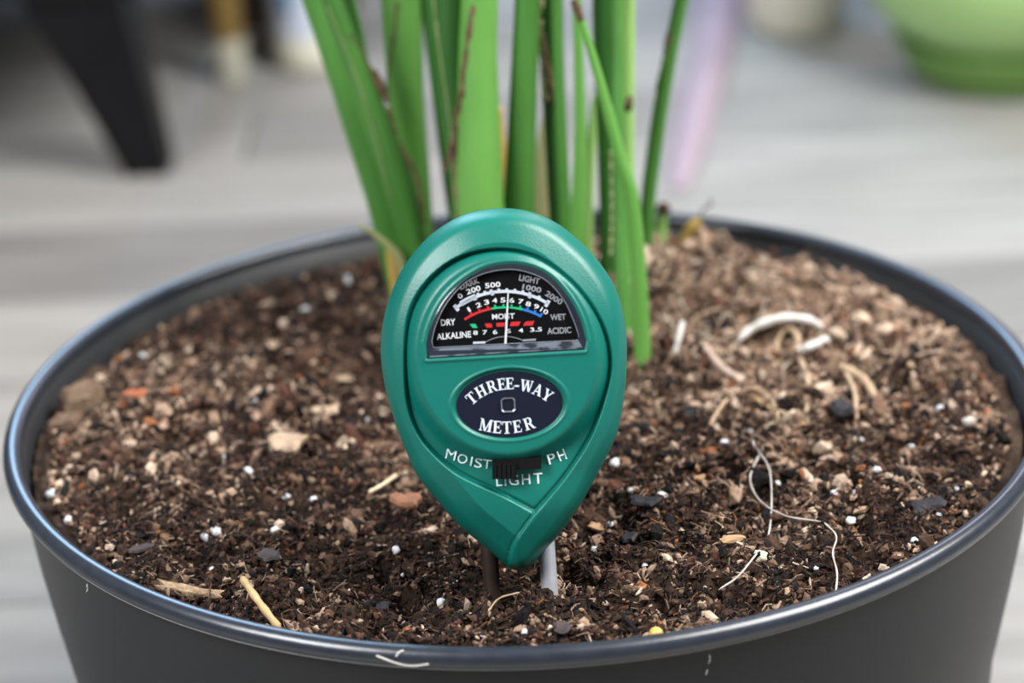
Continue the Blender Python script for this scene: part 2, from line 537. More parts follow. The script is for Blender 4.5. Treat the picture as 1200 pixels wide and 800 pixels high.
def chip_at(name, px, py, lpx, wpx, rot, mat, label, cat='bark chip', thick=0.35, tilt=0.25):
    P = on_soil(px, py, 0.0016)
    s = np.dot(P - CAM, FWD) / FPX
    L_, W_ = lpx * s / 2, wpx * s * 1.5 / 2
    n = 14
    t = np.linspace(0, 2 * np.pi, n, endpoint=False)
    rad = 1 + rng.uniform(-0.30, 0.14, n)
    sq = lambda v: np.sign(v) * np.abs(v) ** 0.7
    ox, oy = sq(np.cos(t)) * rad * L_, sq(np.sin(t)) * rad * W_
    th = min(L_, W_) * thick
    ring = lambda f, z: np.stack([ox * f, oy * f, z + rng.uniform(-0.12, 0.12, n) * th], -1)
    V = np.vstack([ring(0.55, np.full(n, -th)), ring(0.95, np.full(n, -th * 0.5)), ring(1.0, np.full(n, th * 0.3)), ring(0.7, np.full(n, th)),
                   [[0, 0, th * 1.05]], [[0, 0, -th]]])
    V[:, 2] += 0.18 * V[:, 0] ** 2 / max(L_, 1e-6)
    F = []
    for k in range(3):
        for q in range(n):
            F.append([k * n + q, k * n + (q + 1) % n, (k + 1) * n + (q + 1) % n, (k + 1) * n + q])
    for q in range(n):
        F.append([3 * n + q, 3 * n + (q + 1) % n, 4 * n]); F.append([(q + 1) % n, q, 4 * n + 1])
    R = Matrix.Rotation(math.radians(rot), 3, 'Z') @ Matrix.Rotation(tilt, 3, 'X') @ Matrix.Rotation(random.uniform(-.2, .2), 3, 'Y')
    o = mk(name, V @ np.array(R).T, F, mat, smooth=False)
    o.location = P
    return tag(o, label, cat)


m_tan = new_mat('bark_tan', (0.36, 0.23, 0.13), 0.8, 0.2, (250, (0.24, 0.145, 0.08), 0.2), 0.6, 500, stretch=(1, 4, 1))
m_pale = new_mat('bark_pale', (0.40, 0.30, 0.21), 0.8, 0.2, (250, (0.27, 0.19, 0.125), 0.2), 0.6, 500, stretch=(1, 4, 1))
m_red = new_mat('bark_red', (0.25, 0.115, 0.065), 0.8, 0.2, (300, (0.16, 0.075, 0.045), 0.2), 0.7, 500)
m_black = new_mat('bark_black', (0.011, 0.011, 0.014), 0.6, 0.2, (400, (0.024, 0.022, 0.024), 0.2), 0.7, 600)
m_purple = new_mat('bark_purple', (0.055, 0.040, 0.042), 0.7, 0.3, (400, (0.03, 0.022, 0.022), 0.2), 0.7, 600)
m_rust = new_mat('bark_rust', (0.30, 0.085, 0.03), 0.7, 0.3, (400, (0.2, 0.06, 0.02), 0.2), 0.5, 600)
chip_at('bark_chip', 336, 521, 52, 24, -22, m_pale, 'large pale tan bark chip lying flat on the soil left of the meter')
chip_at('bark_chip', 478, 588, 44, 20, -35, m_red, 'reddish brown bark chip beside the lower left edge of the meter')
chip_at('bark_chip', 412, 441, 42, 13, 25, m_pale, 'long tan bark chip in the soil left of the dial window')
chip_at('bark_chip', 384, 481, 34, 12, -8, m_pale, 'short pale bark chip on the soil above the large tan chip')
chip_at('bark_chip', 860, 632, 34, 9, 6, m_tan, 'orange tan sliver shaped like a leaf beside the thin white root', thick=0.5)
chip_at('bark_chip', 833, 441, 36, 15, 14, m_pale, 'cream wood chip on the soil just right of the stem bases')
chip_at('bark_chip', 756, 588, 40, 14, -4, m_black, 'black bark chip on the soil right of the PH lettering')
chip_at('bark_chip', 737, 630, 22, 13, -20, m_black, 'small black bark chip below the larger black one by the meter')
chip_at('bark_chip', 1087, 592, 44, 18, 12, m_black, 'large dark slate coloured bark chip near the right inside of the rim')
chip_at('bark_chip', 316, 651, 30, 15, 6, m_purple, 'purplish grey bark chip on the soil at front left')
chip_at('bark_chip', 446, 712, 24, 13, -5, m_black, 'small blue black chip on the soil in front left of the meter')
chip_at('bark_chip', 160, 462, 28, 12, 8, m_rust, 'rust orange bark chip among pale lumps at the left of the pot')
chip_at('bark_chip', 699, 618, 18, 14, 70, m_tan, 'rounded amber bark chip just right of the meter lower edge')
chip_at('bark_chip', 321, 403, 18, 9, 10, m_pale, 'small pale chip in the dark hollow at back left')
chip_at('bark_chip', 364, 423, 20, 8, -50, m_pale, 'slim pale chip tilted in the dark hollow at back left')
chip_at('bark_chip', 826, 562, 26, 10, -28, m_tan, 'tan wood chip on the soil left of the looping white root')
chip_at('bark_chip', 797, 748, 30, 6, 12, m_tan, 'thin tan sliver beside the yellow bead at the front rim', thick=0.5)
chip_at('bark_chip', 165, 644, 32, 10, 10, m_purple, 'brown grey bark chip lying near the front left rim', thick=0.5)
chip_at('bark_chip', 1085, 512, 20, 9, -20, m_red, 'reddish brown bark chip at the right of the soil')
chip_at('bark_chip', 800, 490, 34, 20, 10, m_black, 'shiny black lump of bark below the stem bases at right', thick=0.6)
chip_at('bark_chip', 985, 480, 30, 20, 35, m_black, 'glossy black lump of bark under the arched tan root', thick=0.6)
chip_at('bark_chip', 797, 346, 26, 18, 10, m_rust, 'orange scrap of dried husk on the crown behind the stems', thick=0.4)
chip_at('bark_chip', 660, 735, 26, 15, -40, m_purple, 'dark brown bark flake in front of the metal probe')
chip_at('soil_clod', 100, 474, 52, 34, 12, new_mat('clod_a', (0.17, 0.115, 0.078), 0.95, 0.1, (500, (0.09, 0.06, 0.04), 0.2), 1, 700),
        'rounded pale brown clod of dry soil by the left rim', 'soil clod', thick=0.8)
chip_at('soil_clod', 78, 500, 46, 24, -12, new_mat('clod_b', (0.14, 0.095, 0.066), 0.95, 0.1, (500, (0.08, 0.05, 0.035), 0.2), 1, 700),
        'flat brown clod of dry soil below the rounded clod at left rim', 'soil clod', thick=0.7)
chip_at('bark_chip', 222, 695, 80, 12, -12, new_mat('crumbly_bark', (0.34, 0.25, 0.16), 0.9, 0.1, (700, (0.15, 0.10, 0.06), 0.15), 1, 900),
        'long crumbly tan bark piece beside the front left rim', thick=0.7)


def root(name, pts, wpx, mat, label, cat='root', lifts=None, group=None, flat=1.0):
    """polyline of pixels laid on the soil; lifts in mm"""
    lifts = lifts or [3.3] * len(pts)
    lifts = [l + 0.9 for l in lifts]
    P = np.array([on_soil(px, py, l * 0.001) for (px, py), l in zip(pts, lifts)])
    s = np.dot(P.mean(0) - CAM, FWD) / FPX
    n = max(16, len(pts) * 6)
    p = spline(P, n)
    rad = np.full(n, wpx * s / 2) * (1 + 0.12 * np.sin(np.arange(n) * 1.3))
    rad[0] *= 0.4; rad[-1] *= 0.4
    V, F = tube(p, rad, 7, flat, (0, 0, 1))
    return single(name, V, F, mat, label, cat, group)


m_root_w = new_mat('root_white', (0.58, 0.56, 0.53), 0.6, 0.3, (200, (0.42, 0.38, 0.34), 0.2))
m_thread = new_mat('root_thread', (0.46, 0.44, 0.42), 0.6, 0.3, (150, (0.30, 0.25, 0.21), 0.15))
m_root_t = new_mat('root_tan', (0.42, 0.31, 0.20), 0.7, 0.3, (250, (0.28, 0.19, 0.12), 0.2))
m_straw = new_mat('straw', (0.50, 0.35, 0.18), 0.7, 0.3, (300, (0.35, 0.23, 0.11), 0.2))
root('root_strand', [(846, 414), (877, 388), (915, 373), (950, 376), (968, 392)], 11, m_root_w, 'thick whitish root arching over the soil at back right', lifts=[0.5, 3, 4, 3, 1])
root('root_strand', [(971, 397), (952, 405), (934, 412)], 10, m_root_w, 'short bright white root end below the thick arching root', lifts=[2, 2, 1])
root('root_strand', [(915, 427), (911, 402), (924, 385), (936, 398), (926, 418)], 7, m_root_t, 'small tan root curled into a ring at right', lifts=[1, 2.5, 3, 3, 1.5])
root('root_strand', [(938, 420), (948, 452), (945, 486)], 7, m_root_t, 'straight brown root running down from the curled ring root', lifts=[2, 2, 1])
root('root_strand', [(956, 441), (982, 430), (1011, 443), (1028, 470)], 10, m_root_t, 'broad tan arched root at far right of the soil', lifts=[1, 4, 4, 1])
root('root_strand', [(990, 434), (1002, 461), (1003, 492)], 6, m_root_t, 'thin golden root hanging from under the arched tan root', lifts=[4, 3.5, 1])
root('straw_stalk', [(877, 462), (908, 480), (943, 497)], 6, m_straw, 'stiff straw coloured stalk lying on the soil at right', 'straw', lifts=[1.5, 2, 1.5])
root('root_strand', [(884, 508), (883, 520), (890, 530), (902, 552), (904, 596), (899, 632), (884, 652), (864, 676), (842, 691)], 2.2, m_thread,
     'long thin white root thread winding down the soil at right')
root('root_strand', [(890, 532), (879, 560), (890, 586), (920, 604), (962, 611)], 2.4, m_thread, 'thin grey root thread looping left of the long white thread')
root('root_strand', [(966, 612), (980, 628), (976, 648), (981, 672), (979, 697)], 2.3, m_thread, 'short white root thread ending at the right front rim')
root('root_strand', [(572, 716), (585, 701), (609, 694)], 2.6, m_root_t, 'small reddish root curving over the soil below the meter tip', lifts=[1, 2.5, 2])
root('twig', [(283, 676), (304, 706), (328, 737)], 9, m_straw, 'tan woody twig lying against the front left rim', 'twig', lifts=[2.5, 2, 2])
root('straw_stalk', [(432, 577), (448, 568), (465, 556)], 5, new_mat('straw_pale', (0.56, 0.45, 0.30), 0.7), 'short pale straw bit left of the MOIST lettering', 'straw')
root('straw_stalk', [(800, 376), (796, 394), (792, 413)], 7, m_root_w, 'small white shoot bit standing on the crown right of the stems', 'straw', lifts=[5, 3, 1])
root('root_strand', [(820, 520), (850, 470), (884, 455), (905, 470), (914, 498)], 4, m_root_t, 'slender brown root bowing over the soil in the middle right', lifts=[1, 2, 3, 3, 1])
root('root_strand', [(824, 404), (846, 430), (868, 444)], 8, new_mat('root_pinkish', (0.34, 0.25, 0.20), 0.8), 'pinkish brown root slanting beside the stem bases', lifts=[2, 2, 1.5])
root('root_strand', [(1000, 415), (1035, 408), (1070, 430)], 6, m_root_t, 'faint blurred tan root on the pale soil at back right', lifts=[1, 2.5, 1])

# stray fibres on the front rim
def rim_fibre(pts, wpx, label):
    P = []
    for px, py in pts:
        d = ray(px, py)
        best = None                               # where the sight line meets the rolled rim
        for tt in np.linspace(0.40, 0.52, 2400):
            Q = CAM + d * tt
            if math.hypot(math.hypot(Q[0], Q[1]) - RC, Q[2]) <= RR + 0.0002:
                best = Q; break
        if best is None: best = CAM + d * 0.455
        P.append(best)
    p = spline(np.array(P), 18)
    V, F = tube(p, wpx * 0.455 / FPX / 2, 6)
    return single('plant_fibre', V, F, m_root_w, label, 'fibre')


rim_fibre([(441, 768), (465, 777), (483, 780), (502, 778)], 2.4, 'long pale fibre lying on the front rim of the pot')
rim_fibre([(464, 769), (468, 764), (473, 762)], 2.6, 'short pale fibre on the front rim above the long one')

bead_m = new_mat('fertiliser', (0.62, 0.40, 0.10), 0.25, 0.5, (250, (0.5, 0.28, 0.05), 0.2))
P = on_soil(769, 742, 0.0026)
o = bpy.data.objects.new('fertiliser_bead', lump_mesh('fertiliser_bead', 0.0015, 0.0015, 0.0014, bead_m, 0.02)); COL.objects.link(o)
o.location = P
tag(o, 'round glossy yellow fertiliser bead on soil at the front rim', 'fertiliser bead')
P = on_soil(891, 652, 0.0015)
o = bpy.data.objects.new('perlite_grain', lump_mesh('perlite_grain', 0.0016, 0.0015, 0.0014, new_mat('perlite_yellow', (0.70, 0.66, 0.47), 0.8, 0.2, None, 0.5, 900), 0.22)); COL.objects.link(o)
o.location = P
tag(o, 'pale yellowish perlite lump on the long white root thread', 'perlite')
P = on_soil(1136, 494, 0.0018)
o = bpy.data.objects.new('perlite_grain', lump_mesh('perlite_grain', 0.0020, 0.0017, 0.0014, new_mat('perlite_dirty', (0.50, 0.47, 0.42), 0.8, 0.2, (500, (0.2, 0.15, 0.1), 0.2), 0.5, 900), 0.22)); COL.objects.link(o)
o.location = P
tag(o, 'large dirty white perlite lump near the right inside of the pot', 'perlite')

# ------------------------------------------------------------------ plant
def stem_mat(name, a, b, trans=0.0):
    m = new_mat(name, a, 0.38, 0.5, (40, b, 0.28), 0.12, 300, sss=0.12, stretch=(3.5, 3.5, 0.18))
    return m


G_MID = stem_mat('stem_green', (0.066, 0.200, 0.034), (0.036, 0.130, 0.018))
G_LIGHT = stem_mat('stem_light', (0.112, 0.285, 0.055), (0.074, 0.215, 0.033))
G_DARK = stem_mat('stem_dark', (0.032, 0.125, 0.018), (0.018, 0.080, 0.010))
G_PALE = stem_mat('stem_pale', (0.27, 0.46, 0.14), (0.20, 0.37, 0.09))
G_YEL = stem_mat('stem_dry_yellow', (0.46, 0.33, 0.09), (0.36, 0.22, 0.06))
G_TAN = stem_mat('sheath_tan', (0.36, 0.33, 0.17), (0.22, 0.25, 0.09))
G_BR = new_mat('dry_edge', (0.045, 0.025, 0.015), 0.8, 0.2, (300, (0.15, 0.09, 0.05), 0.2), 0.5, 500)
G_MARG = new_mat('sheath_margin', (0.30, 0.32, 0.16), 0.6, 0.3, (200, (0.16, 0.24, 0.07), 0.2))

PB = on_z(615, 320, 0.0)
plant = thing('green_plant', 'clump of tall green leaf stalks growing from the soil behind the meter', 'plant', (0.018, 0.066, 0.0))


def px_path(pts, y0, y1, n, ext=0):
    """pts [(px,py,wpx)], first is the base; y0,y1 = world depth at base and at top of frame"""
    pts = [tuple(p) for p in pts]
    if ext:
        (ax, ay, aw), (bx, by, bw) = pts[-2], pts[-1]
        L_ = math.hypot(bx - ax, by - ay)
        pts.append((bx + (bx - ax) / L_ * ext, by + (by - ay) / L_ * ext, bw * 0.92))
    P = []; W = []
    yb, yt = pts[0][1], 0
    for px, py, wpx in pts:
        t = (yb - py) / max(1, yb - yt)
        Q = on_y(px, py, y0 + (y1 - y0) * t)
        P.append(Q); W.append(wpx * np.dot(Q - CAM, FWD) / FPX / 2)
    p = spline(P, n); u = np.linspace(0, 1, len(W))
    return p, np.interp(np.linspace(0, 1, n), u, W)


STEMS = {}


def stem(pts, y0, y1, mat, name='stem', flat=0.8, label=None, ext=330, channel=0.0, bury=True, parent=None, sides=18):
    if bury:                                       # carry the foot down into the soil
        (ax, ay, aw), (bx, by, bw) = pts[0], pts[1]
        L_ = math.hypot(bx - ax, by - ay)
        pts = [(ax - (bx - ax) / L_ * 75, ay - (by - ay) / L_ * 75, aw)] + list(pts)
    p, rad = px_path(pts, y0, y1, 40, ext)
    if bury and p[0][2] > -0.014:                  # the foot always goes on into the soil
        dv = p[0] - p[1]; dv /= max(1e-6, -dv[2])
        ex = np.array([p[0] + dv * (p[0][2] + 0.016) * f for f in (1.0, 0.66, 0.33)])
        p = np.vstack([ex, p]); rad = np.r_[[rad[0]] * 3, rad]
    V, F = tube(p, rad, sides, flat)
    if channel:                                    # sheath groove along the front
        V = V.reshape(len(p), sides, 3)
        a = np.linspace(0, 2 * np.pi, sides, endpoint=False)
        wgt = np.exp(-((np.angle(np.exp(1j * (a - math.pi * 0.62)))) / 0.30) ** 2) * channel
        V = V + (p[:, None] - V) * wgt[None, :, None]
        V = V.reshape(-1, 3)
    o = mk(name, V, F, mat, parent or plant, label=label)
    STEMS[o.name] = (p, rad, flat)
    return o


def streak(pts, y0, y1, mat, parent, name, label=None, ext=0, flat=0.4):
    p, rad = px_path(pts, y0, y1, 36, ext)
    sp, sr, sf = STEMS[parent.name]
    for k in range(len(p)):                        # lay it on the surface of its stem
        v = p[k] - CAM; Q = p[k]
        for _ in range(5):
            i_ = int(np.argmin(np.abs(sp[:, 2] - Q[2])))
            dx = np.clip((Q[0] - sp[i_, 0]) / sr[i_], -0.97, 0.97)
            yy = sp[i_, 1] - sf * sr[i_] * math.sqrt(1 - dx * dx)
            Q = CAM + v * ((yy - CAM[1]) / v[1])
        p[k] = Q
    wob_ = 0.35 if mat is G_BR else 0.08
    rad = rad * (1.35 if mat is G_BR else 0.9) * (1 + wob_ * np.sin(np.arange(36) * 1.9) * np.sin(np.arange(36) * 0.7))
    V, F = tube(p, rad, 7, flat)
    return mk(name, V, F, mat, parent, label=label)


yc = 0.050
s1 = stem([(466, 318, 32), (448, 245, 32), (420, 160, 29), (392, 75, 26), (366, 0, 24)], 0.066, 0.080, G_MID)
s2 = stem([(490, 312, 34), (470, 225, 36), (445, 150, 32), (414, 70, 28), (388, 0, 25)], 0.060, 0.068, G_MID, channel=0.25)
streak([(497, 262, 3), (489, 210, 4), (466, 165, 4), (455, 125, 4)], 0.047, 0.053, G_BR, s2, 'dry_edge', 'brown dried sheath edge')
streak([(455, 120, 5), (444, 98, 10), (436, 82, 7)], 0.051, 0.055, G_BR, s2, 'dry_edge', 'torn brown sheath edge')
streak([(436, 85, 3), (424, 62, 4), (410, 40, 3)], 0.051, 0.055, G_BR, s2, 'dry_edge', 'brown dried sheath edge')
streak([(458, 235, 2), (445, 180, 2), (425, 110, 1.8), (400, 45, 1.6), (384, 8, 1.6)], 0.049, 0.056, G_MARG, s2, 'sheath_margin', 'pale sheath margin')
s1b = stem([(440, 150, 14), (420, 50, 16), (408, 0, 18)], 0.095, 0.095, G_MID, bury=False)
s3 = stem([(492, 292, 34), (486, 220, 38), (478, 140, 42), (473, 60, 45), (470, 0, 47)], 0.074, 0.084, G_LIGHT)
streak([(452, 115, 3), (457, 75, 3.5), (463, 35, 3), (466, 0, 3)], 0.062, 0.065, G_BR, s3, 'dry_edge', 'brown dried sheath edge', ext=60)
s4 = stem([(545, 300, 22), (531, 225, 20), (516, 110, 20), (503, 0, 22)], 0.072, 0.085, G_DARK)
s5 = stem([(566, 320, 62), (561, 245, 60), (561, 150, 50), (560, 60, 45), (562, 0, 44)], 0.038, 0.052, G_LIGHT)
s5b = stem([(560, 320, 46), (546, 220, 38), (534, 130, 40), (530, 60, 42), (530, 0, 42)], 0.048, 0.060, G_DARK)
streak([(537, 262, 4), (534, 205, 5), (533, 165, 6), (541, 115, 7), (547, 60, 6), (556, 0, 5)], 0.030, 0.041, G_BR, s5, 'dry_edge', 'long brown dried sheath edge', ext=60)
streak([(533, 165, 8), (526, 185, 5), (519, 205, 2.4)], 0.030, 0.041, G_BR, s5, 'dry_edge', 'loose brown sheath tip')
streak([(533, 240, 3), (528, 150, 3), (515, 60, 3), (508, 0, 3)], 0.040, 0.046, G_MARG, s5b, 'sheath_margin', 'pale sheath margin', ext=60)
s6 = stem([(606, 330, 42), (608, 245, 38), (612, 140, 33), (616, 50, 31), (618, 0, 30)], 0.046, 0.056, G_MID)
s7 = stem([(662, 330, 28), (656, 240, 27), (651, 150, 27), (647, 60, 28), (646, 0, 28)], 0.052, 0.062, G_DARK, channel=0.2)
streak([(640, 120, 12), (637, 70, 12), (634, 30, 11), (634, 0, 9)], 0.046, 0.0535, G_TAN, s7, 'dry_sheath', 'tan dried sheath', ext=60)
streak([(663, 175, 3), (655, 140, 4), (645, 95, 5), (636, 40, 3)], 0.044, 0.050, G_BR, s7, 'dry_edge', 'brown dried sheath edge')
stem([(668, 330, 16), (662, 240, 13), (656, 120, 12), (652, 0, 12)], 0.048, 0.056, G_MID)
s8 = stem([(677, 330, 19), (678, 240, 17), (680, 150, 14), (678, 60, 11), (676, 0, 11)], 0.042, 0.050, G_LIGHT)
stem([(686, 320, 14), (689, 220, 15), (694, 150, 11), (697, 112, 4)], yc + 0.016, 0.080, G_PALE, 'young_leaf', ext=0, flat=0.4)
s10 = stem([(712, 340, 17), (711, 240, 18), (711, 140, 25), (709, 60, 27), (708, 0, 28)], 0.058, 0.068, G_DARK)
s11 = stem([(736, 438, 20), (730, 330, 19), (727, 240, 16), (724, 130, 16), (722, 0, 16)], 0.028, 0.060, G_MID, flat=0.9)
streak([(716, 300, 3), (717, 240, 3), (716, 175, 3)], 0.0440, 0.046, G_MARG, s11, 'sheath_margin', 'pale sheath margin')
s12 = stem([(738, 330, 13), (737, 240, 13), (737, 120, 13), (737, 0, 14)], 0.056, 0.066, G_PALE)
streak([(733, 130, 7), (736, 122, 9), (739, 112, 4)], 0.052, 0.059, G_BR, s12, 'brown_scar', 'brown scar')
s9 = stem([(754, 441, 20), (750, 340, 18.5), (741, 235, 17), (727, 185, 15), (702, 92, 11), (685, 35, 9), (674, 4, 6)], 0.020, 0.036, G_LIGHT, ext=0, flat=0.95)
streak([(681, 24, 6), (676, 10, 8), (672, 0, 6)], 0.034, 0.0345, G_BR, s9, 'brown_tip', 'withered brown tip')
s13 = stem([(756, 300, 18), (760, 230, 18), (772, 140, 18), (786, 60, 17), (798, 0, 17)], 0.080, 0.084, G_MID)
streak([(780, 62, 4), (783, 48, 7), (785, 34, 4)], 0.070, 0.072, G_BR, s13, 'brown_scar', 'brown scar')
streak([(768, 105, 2.4), (776, 78, 4), (782, 62, 3)], 0.070, 0.071, G_MARG, s13, 'sheath_margin', 'pale sheath margin')
stem([(592, 330, 14), (589, 200, 12), (585, 125, 7)], yc + 0.030, 0.090, G_YEL, 'dry_stalk', ext=0, label='dried yellow stalk')
stem([(632, 330, 24), (634, 245, 22), (636, 170, 14), (640, 130, 5)], yc + 0.02, 0.088, G_TAN, 'dry_stalk', ext=0, flat=0.45, label='pale tan dried leaf base')
stem([(474, 322, 12), (466, 300, 11), (446, 280, 7), (420, 262, 4)], 0.056, 0.056, G_TAN, 'dry_sheath', ext=0, flat=0.4, bury=False, label='dried tan sheath curling to the left')
stem([(468, 350, 16), (462, 320, 14), (456, 290, 8)], 0.060, 0.060, G_YEL, 'dry_sheath', ext=0, flat=0.5, label='short yellowed sheath')
st = stem([(774, 292, 13), (775, 268, 12), (777, 246, 11)], 0.096, 0.098, G_PALE, 'cut_stalk', ext=0, label='pale cut stalk stub')
streak([(777, 248, 11), (777, 243, 11), (777, 238, 7)], 0.0965, 0.0965, G_BR, st, 'brown_tip', 'brown cut end', flat=1)
stem([(790, 312, 16), (800, 288, 18), (812, 266, 17), (820, 257, 8)], 0.090, 0.090, G_YEL, 'dry_stalk', ext=0, flat=0.5, bury=False, label='yellowed dried stub')
tw = stem([(816, 262, 2.5), (824, 246, 2.5), (833, 240, 2.4), (832, 232, 2)], 0.090, 0.090, G_BR, 'dry_tendril', ext=0, bury=False, label='thin brown tendril')
stem([(798, 372, 5), (804, 352, 6), (813, 338, 7)], 0.068, 0.068, G_PALE, 'young_shoot', ext=0, label='tiny pale green shoot')

# fibrous crown round the stem feet
n = 420
cx = rng.normal(0.036, 0.020, n); cy = rng.normal(0.060, 0.022, n)
parts = []
for k in range(n):
    az_ = rng.uniform(0, 2 * np.pi); L_ = rng.uniform(0.005, 0.016)
    b = np.array([cx[k], cy[k], 0.0])
    if math.hypot(b[0], b[1]) > 0.108: continue
    q = []
    for u in np.linspace(-0.5, 0.5, 4):
        px_ = b[0] + math.cos(az_ + u) * L_ * u; py_ = b[1] + math.sin(az_ + u) * L_ * u
        q.append([px_, py_, sh(px_, py_) + 0.0012 + 0.0025 * (0.25 - u * u) * rng.uniform(0, 4)])
    parts.append(tube(np.array(q), rng.uniform(0.0002, 0.0006), 4, 1, (0, 0, 1)))
V, F = join(parts)
cols = np.array([(0.30, 0.22, 0.155), (0.20, 0.13, 0.085), (0.40, 0.33, 0.26), (0.12, 0.075, 0.05)])
T = np.repeat(cols[rng.integers(0, 4, len(parts))], 16, 0)
cr = mk('root_fibre', V, F, m_crumb, plant, tint=T); cr['kind'] = 'stuff'

# ------------------------------------------------------------------ soil meter (own frame, millimetres scaled to metres)
ELEV = math.radians(19.5)
AXN = np.array([0, -math.cos(ELEV), math.sin(ELEV)])
AXY = np.array([0, math.sin(ELEV), math.cos(ELEV)])
AXX = np.array([1.0, 0, 0])
tw_ = math.radians(0.3)
AXX, AXY = math.cos(tw_) * AXX + math.sin(tw_) * AXY, -math.sin(tw_) * AXX + math.cos(tw_) * AXY
P_ROD = on_z(645, 703, -0.0062)
d_ = ray(590, 455)
ORG = CAM + d_ * (np.dot(P_ROD + AXN * 0.001 - CAM, AXN) / np.dot(d_, AXN))
meter = thing('soil_meter', 'teal green teardrop shaped three-way soil meter stuck in the pot', 'soil meter')
meter['own_frame'] = 1
mm = Matrix.Identity(4)
for i in range(3):
    mm[i][0] = AXX[i]; mm[i][1] = AXY[i]; mm[i][2] = AXN[i]; mm[i][3] = ORG[i]
meter.matrix_world = mm
MM = 0.001


def mp(px, py, z=0.0):
    """photo point -> meter frame (mm) on the plane at height z mm"""
    d = ray(px, py); Q0 = ORG + AXN * z * MM
    Q = CAM + d * (np.dot(Q0 - CAM, AXN) / np.dot(d, AXN))
    v = Q - ORG
    return np.array([np.dot(v, AXX), np.dot(v, AXY)]) / MM


def mps(pts, z): return np.array([mp(px, py, z) for px, py in pts])


def seg_dist(P, poly, closed=True):
    A = poly; B = np.roll(poly, -1, 0) if closed else None
    if not closed: A, B = poly[:-1], poly[1:]
    best = np.full(len(P), 1e9)
    for a_, b_ in zip(A, B):
        ab = b_ - a_; t_ = np.clip(((P - a_) @ ab) / (ab @ ab + 1e-12), 0, 1)
        best = np.minimum(best, np.hypot(*(P - a_ - t_[:, None] * ab).T))
    return best


def inside(P, poly):
    x_, y_ = P.T; c = np.zeros(len(P), bool)
    A = poly; B = np.roll(poly, -1, 0)
    for (x1, y1), (x2, y2) in zip(A, B):
        cond = (y1 > y_) != (y2 > y_)
        with np.errstate(divide='ignore', invalid='ignore'):
            c ^= cond & (x_ < (x2 - x1) * (y_ - y1) / (y2 - y1 + 1e-15) + x1)
    return c


def sdist(P, poly): return np.where(inside(P, poly), 1, -1) * seg_dist(P, poly)


OUT_PX = [(591.5, 243.8), (622.5, 248), (654, 262), (675.6, 279), (697, 300), (718, 330), (728.7, 357), (734, 389), (735, 428),
          (731, 471), (724, 507), (712, 534.5), (699, 558), (680, 593.5), (653, 630.6), (639, 646), (625, 664.5), (611, 672.5), (596, 668),
          (581.5, 654), (559.5, 635), (537.5, 617), (510, 585), (487, 556), (477, 532), (468, 511), (457.6, 479), (450, 450),
          (445.5, 411), (449, 374.5), (457.6, 344.7), (472.5, 312.9), (493.8, 285), (515, 267), (536, 254.4), (560, 247)]


def closed_spline(P, n):
    P = np.asarray(P, float); m_ = len(P)
    u = np.linspace(0, m_, n, endpoint=False); i_ = u.astype(int); t_ = (u - i_)[:, None]
    a_, b_, c_, e_ = P[(i_ - 1) % m_], P[i_ % m_], P[(i_ + 1) % m_], P[(i_ + 2) % m_]
    return 0.5 * (2 * b_ + (c_ - a_) * t_ + (2 * a_ - 5 * b_ + 4 * c_ - e_) * t_ ** 2 + (3 * b_ - a_ - 3 * c_ + e_) * t_ ** 3)


OUTL = closed_spline(mps(OUT_PX, 2.0), 1440)


def even_loop(P, n, sig):
    """resample a closed loop evenly and smooth it (sig in samples)"""
    Q = np.vstack([P, P[:1]]); L_ = np.r_[0, np.cumsum(np.hypot(*np.diff(Q, axis=0).T))]
    u = np.linspace(0, L_[-1], n, endpoint=False)
    Q = np.stack([np.interp(u, L_, Q[:, 0]), np.interp(u, L_, Q[:, 1])], -1)
    k = np.arange(-4 * sig, 4 * sig + 1); g_ = np.exp(-0.5 * (k / sig) ** 2); g_ /= g_.sum()
    return sum(w_ * np.roll(Q, -int(q_), 0) for q_, w_ in zip(k, g_))


OUTL = even_loop(OUTL, 400, 3)
G_PX = [(626.5, 600), (592.5, 581), (565, 569), (537.5, 556), (515, 539), (494, 517), (482, 494), (475.5, 468), (474, 440), (473.5, 411), (475.5, 379),
        (482, 357), (494, 336), (515, 314.5), (536, 301.5), (560, 293.5), (591, 290.5), (622, 296), (644, 307.5), (665, 323), (686, 345), (703, 371),
        (714, 398), (717, 425), (715, 445), (707, 475), (695, 508), (680, 534), (658.5, 564.6)]
GL = mps(G_PX, 8.0)
GL = spline(np.vstack([GL, GL[:1]]), 360)
for _ in range(60):                                  # even out, keep the sharp corner
    GL[1:-1] = 0.25 * GL[:-2] + 0.5 * GL[1:-1] + 0.25 * GL[2:]
GL = GL[:-1]
TAIL = spline(mps([(626.5, 600), (614.5, 617), (601, 640), (594.5, 668)], 8.0), 24)
DC = mp(593, 417, 9.5); SPX = np.dot(ORG - CAM, FWD) / FPX / MM        # mm per pixel
DRX, DRY = 102 * SPX, 111 * SPX

